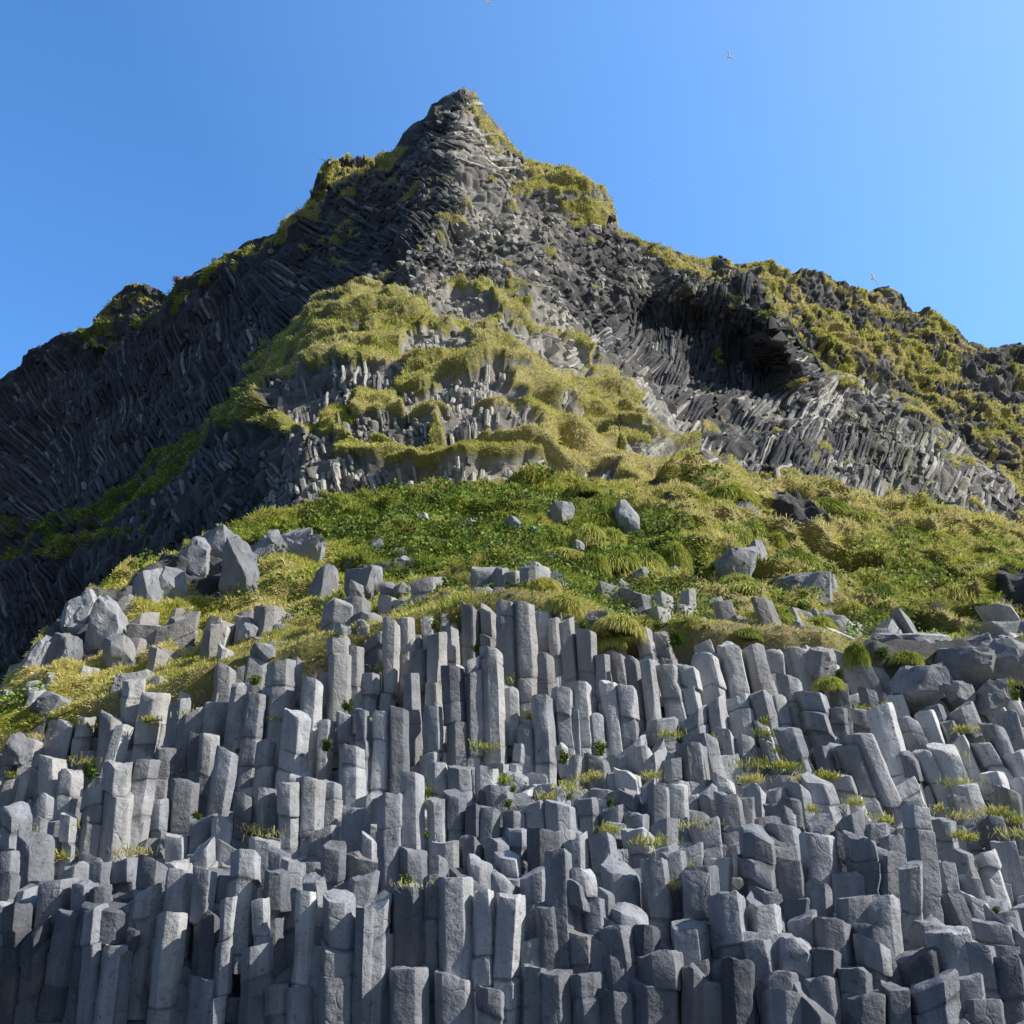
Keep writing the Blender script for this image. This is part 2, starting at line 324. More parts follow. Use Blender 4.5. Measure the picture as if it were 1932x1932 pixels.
def sheet1():
    nc, nr = 1350, 660; px = np.linspace(-250, 2140, nc)
    cx = np.array(CREST1, float); top = np.interp(px, cx[:, 0], cx[:, 1])
    top = top+n2(px, px*0+3, 26, 4, 5)*4.5*(1-.0)+n2(px, px*0+3, 7, 2, 8)*1.5
    t2 = np.interp(px, KX, PK[4]); bot = np.maximum(t2+90, top+150); bot = np.where(px < 740, np.interp(px, [-250, 0, 300, 600, 740], [1620, 1560, 1300, 1075, np.interp(740, px, bot)]), bot)
    t = np.linspace(1, 0, nr)[:, None]; py = top+(bot-top)*t; PX = px[None]*np.ones_like(py)
    D = D1(PX, py)+3.0*np.exp(-((py-top)/9.)**2); P = at(PX, py, D)
    w1 = n2(PX, py, 40, 3, 1)*12; w2 = n2(PX, py, 30, 3, 2)*8
    g = np.zeros_like(py)
    for pl in GRASS1: g = np.maximum(g, inpoly(PX+w1, py+w2, pl))
    r = np.zeros_like(py)
    for pl in ROCK1: r = np.maximum(r, inpoly(PX+w1*.8, py+w2*.8, pl))
    nz = fbm(P, 4, 4, 12); pyr = blur(inpoly(PX, py, GRASS1[0])*1., 12)
    g = g*((pyr > .5) | (fbm(P, 3.5, 4, 14) > .04))
    r = np.maximum(r, (nz < -.52)); g = g*(1-r)
    # lichen / tufts on the bare cliff
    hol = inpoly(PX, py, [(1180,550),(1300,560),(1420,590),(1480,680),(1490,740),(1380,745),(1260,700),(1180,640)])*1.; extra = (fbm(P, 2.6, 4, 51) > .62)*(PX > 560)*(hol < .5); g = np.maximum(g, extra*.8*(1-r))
    n = normals(P)
    rel = P[..., 1]/90
    d = fbm(P, 9, 3, 61)*1.5*rel+fbm(P, 3, 3, 62)*.8
    grb = (1-np.abs(fbm(P, 2.2, 3, 71))*1.6)*.5
    # columnar blocks for rock
    q = P.copy(); q[..., 2] *= .55; F1, F2, ID = cell(q/1.5, 3); blk = (ID-.5)*.7+np.clip((F2-F1)*3, 0, 1)*.35
    tz = P[..., 2]/3.4+fbm(P*np.array([1, 1, .3]), 7, 3, 91)*1.3; tf = tz-np.floor(tz); tf2 = blur(1-tf, 2)*pyr*(P[..., 1] < 90)
    und = (tf > .80) & (tf < .985) & (fbm(P, 3, 3, 94) > -.05) & (pyr > .5) & (g > .5); g = np.where(und, 0, g); r = np.maximum(r, und)
    d = d+(tf2-.5*pyr)*.85
    gb = blur(g, 1); d = d+gb*(grb*(.5-.2*pyr)+.12+.22*pyr)+(1-gb)*(blk*.55-.35-.25*blur(r, 4))
    fade = sstep(0, 8, py-top)
    P = P+n*(d*(.25+.75*fade))[..., None]
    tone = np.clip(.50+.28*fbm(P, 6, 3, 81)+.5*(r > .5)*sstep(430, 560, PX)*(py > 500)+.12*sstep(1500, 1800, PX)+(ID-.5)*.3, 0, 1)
    tone *= 1-.5*sstep(800, 640, PX)*.8*sstep(1.5, .5, r); tone += .25*inpoly(PX, py, [(840,190),(900,200),(960,300),(965,420),(900,420),(830,330)])  # shade of the left cliff painted in as a darker tone
    tone += .22*sstep(800, 870, PX)*sstep(1150, 1000, PX)*sstep(600, 480, py)  # sunlit side of the peak painted in as a lighter tone
    tone *= 1-.7*blur(hol, 16)  # shadow inside the right hollow painted into the rock tone
    hue = np.clip(.72+.25*nz+.14*sstep(850, 1000, PX)*sstep(560, 700, py)-.32*sstep(560, 400, PX)+.05*(py < 560)+.22*(tf2-.5)*pyr, 0, 1)
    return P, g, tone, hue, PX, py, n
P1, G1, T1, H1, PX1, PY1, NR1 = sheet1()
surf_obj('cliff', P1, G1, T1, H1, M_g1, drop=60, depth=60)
# ================================================================== SHEET 3: far slope on the right, knob and crag on the left
def sheetN(name, crest, bot, ctrl, nr, rocky, hue0, seed, brk=.4, nc=500, amp=1.):
    cx = np.array(crest, float); px = np.linspace(cx[0, 0], cx[-1, 0], nc); top = np.interp(px, cx[:, 0], cx[:, 1])+n2(px, px*0+9, 22, 4, seed)*4.*amp
    bx = np.array(bot, float); bt = np.interp(px, bx[:, 0], bx[:, 1]); t = np.linspace(1, 0, nr)[:, None]; py = top+(bt-top)*t; PX = px[None]*np.ones_like(py)
    ct = np.array(ctrl, float); w = rbf(ct[:, :2], ct[:, 2]); n = len(ct); D = w[n]+PX/1000*w[n+1]+py/1000*w[n+2]
    for k in range(n): D = D+w[k]*np.hypot(PX-ct[k, 0], py-ct[k, 1])
    P = at(PX, py, D); nn = normals(P)
    nz = fbm(P, 5, 4, seed+4); g = ((fbm(P, 4, 4, seed+5) > -brk) & (fbm(P, 1.3, 3, seed+15) > -.32))*1.
    for pl in rocky: g = np.where(inpoly(PX+nz*14, py+nz*10, pl) & (fbm(P, 2.5, 3, seed+16) < .35), 0, g)
    d = fbm(P, 12, 3, seed+6)*2.2*amp+fbm(P, 3, 3, seed+8)*1.1+(1-np.abs(fbm(P, 2.2, 3, seed+7))*1.6)*.9*g
    q = P.copy(); q[..., 2] *= .5; F1, F2, ID = cell(q/1.7, seed+2); F1b, F2b, IDb = cell(q/.7, seed+3); d = d+(1-g)*((ID-.5)*1.6+(IDb-.5)*.9)
    P = P+nn*(d*(.3+.7*sstep(0, 8, py-top)))[..., None]
    return P, g, np.clip(.5+.35*fbm(P, 3, 4, seed+9), 0, 1), np.clip(hue0+.28*nz, 0, 1), PX, py, nn
S3 = sheetN('far', [(1330,500),(1400,492),(1440,497),(1490,522),(1510,512),(1560,525),(1600,530),(1635,556),(1655,543),(1690,553),(1730,590),(1752,601),(1790,612),(1830,640),(1875,652),(1932,655),(2010,690),(2150,760)],
     [(1330,700),(1500,800),(1700,880),(1932,1080),(2150,1250)],
     [(1330,500,125),(1560,525,150),(1752,601,155),(1932,655,165),(2150,760,175),(1400,600,118),(1600,700,125),(1800,800,125),(1932,800,135),(1932,1000,112),(1500,800,112),(2150,1100,125)], 330,
     [[(1490,515),(1600,530),(1660,580),(1620,630),(1560,600),(1500,560)],[(1750,600),(1932,650),(2150,760),(2150,820),(1932,730),(1850,690)],[(1620,850),(1700,800),(1800,850),(1850,900)],[(1640,740),(1690,700),(1740,740),(1700,790)]], .82, 200, .02)
surf_obj('far_ridge', *S3[:4], M_g1, drop=60, depth=60)
SL = sheetN('knob', [(560,420),(578,392),(590,355),(600,325),(612,312),(640,303),(680,300),(712,301),(760,330)], [(560,480),(760,470)],
     [(560,420,140),(600,325,138),(640,303,140),(760,330,142),(560,480,130),(680,480,130),(760,470,130)], 90, [[(560,420),(590,340),(605,320),(620,360),(600,420)]], .85, 300, .5, 160, .6)
surf_obj('grassy_knoll', *SL[:4], M_g1, drop=30, depth=30)
SC = sheetN('crag', [(176,612),(190,588),(215,560),(238,538),(262,536),(300,545),(316,556),(335,580)], [(176,660),(335,660)],
     [(176,612,172),(238,538,172),(300,545,168),(335,560,166),(176,640,160),(335,640,156)], 90, [[(170,620),(235,530),(320,540),(340,650),(180,650)]], .8, 400, .5, 150, .6)
surf_obj('summit_crag', *SC[:4], M_g1, drop=30, depth=30)
# ------------------------------------------------------------------ small columns of the cliff faces (surface pattern of the cliff)
DF = np.array([(40,850,140,.2),(60,980,140,.2),(60,1150,95,.1),(160,880,98,.1),(200,760,95,.2),(250,1080,95,.1),(150,700,110,.3),(250,800,92,.2),(300,950,95,.1),(430,620,105,.2),(430,750,88,.1),(350,680,90,.3),(600,450,162,.3),(620,560,160,.3),(700,480,165,.4),(760,350,170,.4),(860,250,168,.3),(900,330,165,.4),(900,430,140,.8),(850,500,120,1),(1000,520,-60,.95),(1100,600,-50,.9),(1050,450,150,.9),(1200,520,150,.8),(1190,690,35,.15),(1120,630,20,.5),(1250,620,95,.4),(1250,680,80,.2),(1350,580,80,.6),(1400,700,90,.3),(1460,600,170,.4),(1490,690,175,.2),(1500,780,45,.1),(1350,800,20,.2),(1400,870,35,.15),(1330,850,30,.2),(1550,850,60,.15),(1640,790,80,.7),(1640,880,85,.4),(1750,850,80,.4),(1850,950,105,.5),(600,730,72,.1),(450,900,112,.1),(400,1000,105,.1),(700,820,90,.1),(900,730,90,.2),(780,550,90,.8),(950,820,90,.3),(1000,900,90,.3)], float)
def dirfield(px, py):
    w = 1/(((px[:, None]-DF[:, 0])**2+(py[:, None]-DF[:, 1])**2)+900)**1.5; w /= w.sum(1, keepdims=True)
    a = np.radians(DF[:, 2])*2; c = (w*np.cos(a)).sum(1); s = (w*np.sin(a)).sum(1); return np.arctan2(s, c)/2, (w*DF[:, 3]).sum(1)
def prisms(name):
    xs, ys = np.meshgrid(np.arange(-240, 2130, 6.4), np.arange(160, 1500, 10.5)); px = (xs+rng.uniform(-5, 5, xs.shape)).ravel(); py = (ys+rng.uniform(-8, 8, ys.shape)).ravel()
    c = (px+250)/2390*(PX1.shape[1]-1); ci = np.clip(c.astype(int), 0, PX1.shape[1]-1); top = PY1[-1][ci]; bot = PY1[0][ci]
    ok = (py > top+7) & (py < bot-4); px, py, c, top, bot = px[ok], py[ok], c[ok], top[ok], bot[ok]
    r = (bot-py)/(bot-top)*(PX1.shape[0]-1)
    g = bil(G1, r, c); pk = inpoly(px, py, [(840,190),(900,200),(960,300),(965,400),(900,400),(840,330)]); ok = (g < .5) & (~pk | (rng.random(len(g)) < .25)); px, py, r, c = px[ok], py[ok], r[ok], c[ok]
    th, eo = dirfield(px, py); ok = (eo+n2(px, py, 40, 2, 37)*.25 > .44) | (rng.random(len(px)) < .10); px, py, r, c, th, eo = px[ok], py[ok], r[ok], c[ok], th[ok], eo[ok]
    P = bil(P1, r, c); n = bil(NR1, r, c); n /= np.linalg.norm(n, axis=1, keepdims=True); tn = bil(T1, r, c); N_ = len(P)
    th = th+n2(px, py, 70, 2, 31)*.22+rng.normal(size=N_)*.035
    # image direction -> 3D, laid onto the surface
    X = np.array([1., 0, 0]); U = np.array([0, -sp, cp]); t = np.cos(th)[:, None]*X+np.sin(th)[:, None]*U
    vw = P-np.array([0, 0, ZC]); vw /= np.linalg.norm(vw, axis=1, keepdims=True); t = t-vw*np.clip((t*n).sum(1)/np.minimum((vw*n).sum(1), -.25), -1.2, 1.2)[:, None]; t /= np.linalg.norm(t, axis=1, keepdims=True)
    eo = np.clip(eo+n2(px, py, 40, 2, 37)*.25+rng.normal(size=N_)*.05, 0, 1); eo = np.where(eo > .45, np.clip(eo*1.35, 0, 1), eo*.6)[:, None]; a = t*(1-eo)+n*eo*1.1+np.array([0, -.12, .1])*eo; a /= np.linalg.norm(a, axis=1, keepdims=True)
    e1 = np.cross(a, n+.01*rng.normal(size=(N_, 3))); e1 /= np.linalg.norm(e1, axis=1, keepdims=True)+1e-9; e2 = np.cross(a, e1)
    sc = P[:, 1]/95; rad = (.22+.13*rng.random(N_))*np.clip(sc, .45, 1.25); rad = np.where(rng.random(N_) < .06, rad*1.5, rad)
    ln = rad*(3.5+9*rng.random(N_)*(1-eo[:, 0])); off = (rng.random(N_)-.45)*rad*1.3
    ln0 = -ln*.5; ln1 = ln*.5; e = eo[:, 0]; ln0 = ln0*(1-e)-2.*rad*e; ln1 = ln1*(1-e)+rad*(.1+1.9*rng.random(N_)**1.5)*e
    C = P+n*(off*(1-e))[:, None]-n*(rad*.35)[:, None]
    V = []; ph = rng.random(N_)*6.28; k = np.arange(6)
    an = ph[:, None]+k*math.pi/3+rng.uniform(-.22, .22, (N_, 6)); rr = rad[:, None]*rng.uniform(.85, 1.12, (N_, 6))
    o = (np.cos(an)*rr)[..., None]*e1[:, None]+(np.sin(an)*rr)[..., None]*e2[:, None]
    sl = rng.uniform(-.5, .5, (N_, 1))*np.cos(an)*rr+rng.uniform(-.5, .5, (N_, 1))*np.sin(an)*rr
    bend = (rng.normal(size=(N_, 1))*.08)*ln[:, None]
    for q, (tt, s) in enumerate(((0, .92), (.5, 1.), (1, .98), (1, .80))):
        ax = (ln0+(ln1-ln0)*tt)[:, None]+sl*(tt == 1)+(rad*.12)[:, None]*(q == 3)
        V.append(C[:, None]+a[:, None]*ax[..., None]+o*s+e1[:, None]*(bend*(tt-.5)**2)[..., None])
    V = np.stack(V, 1).reshape(-1, 3); b = (np.arange(N_)*24)[:, None]; q4 = []
    for rr_ in range(3):
        for j in range(6): q4.append([rr_*6+j, rr_*6+(j+1) % 6, rr_*6+6+(j+1) % 6, rr_*6+6+j])
    Q = (b[:, None]+np.array(q4)[None]).reshape(-1, 4); H = np.concatenate([b+np.arange(18, 24)[None]])
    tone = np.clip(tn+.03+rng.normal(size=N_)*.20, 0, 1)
    lich = ((inpoly(px, py, [(1560,760),(1760,800),(1850,900),(1800,980),(1700,960),(1620,880)]) | inpoly(px, py, [(1280,500),(1450,560),(1480,640),(1400,610),(1280,560)]))*(rng.random(N_) < .45)*.45+(rng.random(N_) < .04)*.4)
    me = mesh(name, V, [Q, H], [M_far], {'tone': np.repeat(tone, 24), 'warm': np.repeat(lich, 24)}, smooth=False)
    print('prisms', N_); return obj(name, me, kind='structure')
def strands(name):
    xs, ys = np.meshgrid(np.arange(-240, 2130, 10.), np.arange(160, 1560, 11.)); px = (xs+rng.uniform(-8, 8, xs.shape)).ravel(); py = (ys+rng.uniform(-8, 8, ys.shape)).ravel()
    nr, nc = G1.shape; Ps = np.stack([blur(P1[..., k], 3) for k in range(3)], -1); Ns = normals(Ps); top = PY1[-1]; bot = PY1[0]
    def rc(px, py):
        c = np.clip((px+250)/2390*(nc-1), 0, nc-1.01); ci = c.astype(int); return (bot[ci]-py)/(bot[ci]-top[ci])*(nr-1), c
    r, c = rc(px, py); ok = (r > 2) & (r < nr-8); px, py = px[ok], py[ok]; r, c = rc(px, py); _, eo = dirfield(px, py); eo = eo+n2(px, py, 40, 2, 37)*.25
    pk = inpoly(px, py, [(840,190),(900,200),(960,300),(965,400),(900,400),(840,330)]); ok = (bil(G1, r, c) < .6) & (eo < .52) & (~pk | (rng.random(len(px)) < .35)); px, py = px[ok], py[ok]; n = len(px)
    nseg = 9; step = rng.uniform(2.5, 7.0, n); pyr = inpoly(px, py, GRASS1[0]) | inpoly(px, py, ROCK1[1]); step = np.where(pyr, step*.3, step); GM = np.zeros(n); x, y = px.copy(), py.copy(); X = []; TH = None
    off = n2(px, py, 18, 2, 55)*.35+(rng.random(n)-.5)*.34
    for k in range(nseg+1):
        r, c = rc(x, y); r = np.clip(r, 0, nr-1.01); GM = np.maximum(GM, bil(G1, r, c)); X.append(bil(Ps, r, c)+bil(Ns, r, c)*off[:, None]); th, _ = dirfield(x, y); th = th+n2(x, y, 70, 2, 31)*.13
        if TH is not None: th = np.where(np.cos(th-TH) < 0, th+math.pi, th)
        TH = th; x = x+np.cos(th)*step; y = y-np.sin(th)*step
    okg = (GM < .5) | (rng.random(n) < .25*(~pyr)); X = np.stack(X, 1)[okg]; px, py, off, pyr = px[okg], py[okg], off[okg], pyr[okg]; n = len(px); T = np.gradient(X, axis=1); T /= np.linalg.norm(T, axis=2, keepdims=True)+1e-9; r, c = rc(px, py); N0 = bil(Ns, r, c)[:, None]*np.ones((1, nseg+1, 1))
    e1 = np.cross(T, N0); e1 /= np.linalg.norm(e1, axis=2, keepdims=True)+1e-9; e2 = np.cross(T, e1); rad = (.15+.11*rng.random(n))*np.clip(X[:, 0, 1]/95, .5, 1.3)
    an = (rng.random(n)*6.28)[:, None]+np.arange(6)*math.pi/3+rng.uniform(-.2, .2, (n, 6)); q = rad[:, None]*rng.uniform(.85, 1.12, (n, 6)); s = rng.uniform(.86, 1.1, (n, nseg+1)); s[:, -1] *= .8
    V = X[:, :, None]+(np.cos(an)*q)[:, None, :, None]*s[..., None, None]*e1[:, :, None]+(np.sin(an)*q)[:, None, :, None]*s[..., None, None]*e2[:, :, None]
    b = (np.arange(n)*6*(nseg+1))[:, None, None]; Q = np.array([[k*6+j, k*6+(j+1) % 6, k*6+6+(j+1) % 6, k*6+6+j] for k in range(nseg) for j in range(6)])[None]
    H = np.concatenate([b[:, 0]+nseg*6+np.arange(6)[None], b[:, 0]+np.arange(6)[None][:, ::-1]])
    tone = np.clip(bil(T1, r, c)[:, None]+rng.normal(size=(n, 1))*.16+rng.normal(size=(n, nseg+1))*.06, 0, 1); lich = ((inpoly(px, py, [(1560,760),(1760,800),(1850,900),(1800,980),(1700,960),(1620,880)]))*(rng.random(n) < .4)*.4)[:, None]*np.ones((1, nseg+1))
    print('strands', n); me = mesh(name, V.reshape(-1, 3), [(b+Q).reshape(-1, 4), H], [M_far], {'tone': np.repeat(tone.ravel(), 6), 'warm': np.repeat(lich.ravel(), 6)}, smooth=False); obj(name, me, kind='structure')
prisms('cliff_face')
strands('cliff_columns')
# ================================================================== FOREGROUND COLUMNS
K = 1100/1932*1932/3024
ORG = dict(A=(0, 1405.5), B=(638.9, 1405.5), C=(1229.2, 1405.5), D=(0, 958.4), E=(638.9, 894.5), G=(1229.2, 894.5))
MAN = {
'E': [(20,840,5,1230,50),(80,890,75,1190,85),(170,1040,165,1140,100),(270,755,262,1120,80),(345,745,345,910,75),(405,905,410,1200,90),(375,1035,385,1310,85),(505,815,500,1240,98),(590,800,600,960,80),(600,995,610,1500,115),(695,960,700,1470,90),(790,900,810,1490,108),(675,675,680,890,85),(760,685,770,880,85),(865,655,880,1120,98),(955,650,980,1160,105),(1060,700,1070,930,90),(1068,925,1078,1150,90),(895,1110,900,1350,75),(1165,745,1200,1060,100),(1120,745,1140,1050,60),(1285,810,1300,1110,95),(1060,1155,1070,1480,110),(1155,1115,1180,1430,100),(1255,1085,1280,1400,100),(975,1300,985,1480,95),(480,1205,485,1510,90),(300,1210,305,1590,95),(210,1225,200,1590,85),(125,1220,120,1600,80),(35,1240,35,1420,90),(55,1410,55,1620,105),(1320,1235,1335,1390,80),(1375,925,1390,1150,85),(1400,1070,1440,1380,90),(1480,1095,1510,1380,110),(1455,930,1480,1060,80),(1590,805,1620,960,80),(1600,960,1640,1290,80),(1520,945,1555,1190,80),(1670,815,1690,900,90),(1680,620,1700,790,90),(1815,600,1820,770,78),(1770,680,1775,790,60),(930,1400,925,1480,90),(1140,1400,1160,1450,90),(235,905,232,1010,70),(1230,1200,1240,1400,70),(130,760,130,850,80),(450,735,455,800,80),(560,720,560,760,60)],
'B': [(265,260,265,500,130),(385,150,390,475,115),(500,275,510,460,100),(610,255,610,440,110),(70,335,60,450,110),(520,100,525,260,105),(625,115,635,290,120),(755,115,760,260,100),(830,205,840,290,130),(700,320,700,450,80),(790,320,780,440,100),(915,340,915,440,120),(1025,300,1030,440,110),(1155,300,1165,460,140),(1290,280,1300,430,110),(1420,330,1420,430,110),(1540,350,1540,430,140),(1500,235,1510,370,130),(1340,60,1350,190,130),(1590,60,1600,180,140),(1730,70,1735,180,100),(1835,20,1850,170,130),(1655,210,1660,390,110),(1760,200,1765,370,100),(1245,70,1235,190,90),(1085,440,1085,640,170),(940,440,940,520,130),(1225,480,1230,630,120),(1350,480,1370,620,140),(1570,430,1580,540,140),(1145,555,1160,1050,110),(1190,700,1245,1010,130),(1290,650,1320,950,150),(1465,630,1475,740,180),(1500,830,1510,950,190),(1630,600,1650,790,140),(1740,560,1760,750,110),(1860,650,1870,860,150),(1810,930,1830,1140,170),(1435,955,1460,1120,200),(1270,1010,1280,1190,150),(1670,1090,1680,1230,230),(1280,1190,1290,1447,150),(1130,1180,1140,1447,150),(1000,1020,1000,1150,150),(1000,1150,1000,1400,145),(900,775,870,1300,150),(740,760,750,1270,110),(610,690,620,1200,170),(480,690,480,1000,90),(335,730,340,1150,190),(170,830,130,1447,160),(350,1160,350,1447,200),(625,1200,630,1447,190),(1075,830,1100,1170,110),(1015,655,1015,760,140),(860,690,860,770,110),(740,600,740,660,130),(500,590,500,690,120),(380,540,385,710,130),(265,540,270,710,100),(130,680,100,860,150),(80,560,90,620,110),(150,480,150,580,80),(880,570,890,650,130),(690,480,690,530,120),(820,485,820,540,140),(560,500,560,560,140),(1460,1120,1480,1300,200),(1450,1300,1460,1500,190),(1690,1230,1690,1447,220),(1850,1150,1850,1447,120),(800,1270,800,1447,150),(1600,950,1600,1060,120),(1400,760,1400,900,90)],
'A': [(40,560,20,780,90),(60,320,50,560,130),(200,270,190,440,90),(150,450,140,680,170),(350,360,330,620,80),(280,480,270,620,90),(500,230,440,600,120),(610,85,560,600,130),(740,75,660,560,130),(850,10,830,240,110),(940,180,920,430,140),(830,290,820,480,90),(1170,30,1120,340,110),(1250,260,1240,500,100),(1360,240,1350,460,130),(1480,195,1480,460,110),(1610,170,1600,410,120),(1720,190,1715,350,95),(1820,10,1820,250,110),(1540,140,1540,200,120),(250,700,220,960,200),(370,620,360,700,130),(410,710,400,860,130),(510,740,500,840,100),(370,870,290,1300,170),(630,830,610,1050,140),(610,1050,540,1500,130),(770,590,750,760,130),(770,755,740,1000,120),(900,600,890,700,110),(920,660,900,870,150),(890,880,820,1500,130),(1080,650,1060,860,110),(1080,870,1050,1240,120),(1050,530,1050,640,120),(1270,570,1260,770,150),(1400,660,1400,800,130),(1340,800,1350,1100,90),(1520,600,1510,720,110),(1720,520,1710,690,120),(1615,690,1620,760,120),(1580,770,1560,1260,90),(1740,790,1740,1500,160),(1330,1050,1310,1500,150),(1060,1220,1040,1500,180),(1430,1250,1430,1500,110),(1540,1260,1540,1500,120),(1890,850,1870,1500,100),(1440,540,1440,620,110),(1360,485,1360,560,130),(1850,340,1850,460,120),(500,620,490,740,110),(640,610,640,700,150),(80,840,30,1500,130),(480,850,420,1500,120),(1040,380,1030,520,130),(1150,370,1140,520,110),(740,500,720,560,110),(880,460,880,560,130),(1180,800,1140,1447,70),(690,960,650,1400,60),(180,950,120,1500,120)],

'G': [(80,985,140,1260,110),(180,990,240,1250,90),(270,920,330,1170,125),(330,1170,350,1350,110),(410,870,460,1140,120),(460,1145,490,1340,120),(530,890,580,1110,110),(560,1120,620,1360,110),(720,1045,770,1280,115),(840,1120,930,1420,135),(990,1220,1010,1400,110),(1095,1230,1130,1350,100),(1190,1200,1280,1540,120),(710,1310,790,1550,130),(880,1420,920,1560,100),(1050,1410,1130,1640,130),(1110,1345,1240,1640,115),(640,900,650,1030,110),(780,900,800,1000,130),(90,1260,90,1380,140),(230,1240,230,1360,130),(290,1365,320,1500,120),(380,1330,400,1460,90),(480,1360,490,1450,100),(570,1290,610,1400,80),(1270,1140,1300,1240,110),(1340,1260,1400,1400,100),(1430,1230,1470,1350,100),(1510,1195,1560,1330,110),(1530,1400,1600,1590,150),(1600,1370,1660,1500,80),(1650,1200,1700,1330,130),(1770,1290,1860,1500,110),(1870,1230,1932,1450,115),(1740,1390,1820,1530,110),(1000,1100,1010,1200,80),(1120,1110,1140,1190,80),(1900,1440,1940,1560,100),(1420,1430,1480,1560,110),(660,1150,700,1330,90),(950,1000,960,1100,90),(440,780,450,860,90),(330,810,340,880,110),(980,1400,1010,1560,100),(1340,1440,1380,1580,90)],
'D': [(1100,630,1080,800,100),(1175,730,1170,800,80),(1145,820,1140,960,120),(820,730,800,840,100),(685,880,680,1060,110),(810,870,800,950,90),(790,950,760,1130,120),(920,1000,900,1180,110),(985,1060,960,1240,120),(1120,1000,1100,1160,120),(1440,790,1420,1180,130),(1540,780,1510,1040,80),(1240,900,1200,1240,100),(1320,960,1290,1240,100),(1620,890,1600,1200,110),(1740,670,1730,1080,110),(1840,720,1830,1000,110),(1790,610,1800,680,100),(1530,1060,1500,1400,140),(1270,540,1250,630,90),(1385,575,1385,650,50),(700,680,660,820,90),(540,1070,530,1250,110),(430,1080,410,1200,90),(620,1140,590,1240,90),(150,1195,130,1290,90),(250,1285,250,1380,130),(345,1355,340,1420,120),(900,590,890,650,100),(1690,1100,1680,1260,80),(1020,1170,1010,1400,100),(1080,1170,1060,1420,90),(1370,1200,1340,1400,100),(1860,1060,1850,1250,80)]}
MAN['C'] = [(215,5,230,160,130),(400,260,430,450,120),(490,270,495,400,110),(560,200,570,330,130),(660,220,680,320,120),(665,320,690,410,130),(760,210,780,340,110),(855,170,910,340,130),(810,150,820,220,90),(1010,150,1040,250,130),(1395,325,1450,880,140),(1375,630,1385,920,112),(1240,545,1245,770,145),(1095,470,1130,780,140),(880,460,905,740,150),(985,460,1010,660,90),(560,430,590,760,150),(730,600,740,740,160),(260,640,270,860,190),(400,785,430,1090,165),(600,830,620,1000,170),(800,810,790,880,160),(800,890,800,990,160),(900,730,910,900,120),(1040,790,1040,920,180),(1200,785,1215,970,150),(1030,660,1040,790,160),(620,760,620,830,180),(180,540,180,700,190),(970,910,980,1020,190),(1140,940,1170,1040,140),(1150,1020,1160,1110,150),(550,1010,600,1230,160),(760,1000,750,1200,170),(900,1070,900,1190,170),(470,1130,490,1500,160),(660,1210,670,1310,230),(700,1300,700,1500,210),(890,1210,910,1330,220),(900,1330,910,1500,210),(1090,1170,1090,1300,200),(1140,1300,1130,1500,220),(1490,1220,1530,1500,240),(1590,960,1650,1210,240),(1430,1090,1450,1200,220),(1290,1260,1300,1500,150),(1760,1330,1770,1420,230),(1720,1030,1760,1250,150),(1860,1110,1890,1310,130),(1690,1190,1700,1330,200),(1800,920,1830,1020,180),(1540,780,1590,890,160),(1700,795,1720,890,130),(1540,620,1570,780,100),(1620,540,1660,690,100),(1730,560,1780,700,110),(1850,500,1890,650,110),(1670,690,1700,790,130),(1640,200,1700,380,120),(1600,260,1650,420,90),(1530,380,1545,490,130),(1880,230,1900,370,110),(1790,140,1830,250,110),(1790,380,1820,480,120),(1190,400,1190,470,150),(1260,470,1270,540,120),(80,395,80,480,130),(290,390,300,480,150),(340,590,340,700,150),(1880,870,1890,920,120),(1450,900,1460,960,180),(240,1130,250,1230,140),(290,1230,290,1330,190),(80,1100,80,1220,180),(700,420,710,470,140),(900,400,910,460,140),(1050,370,1060,450,130)]
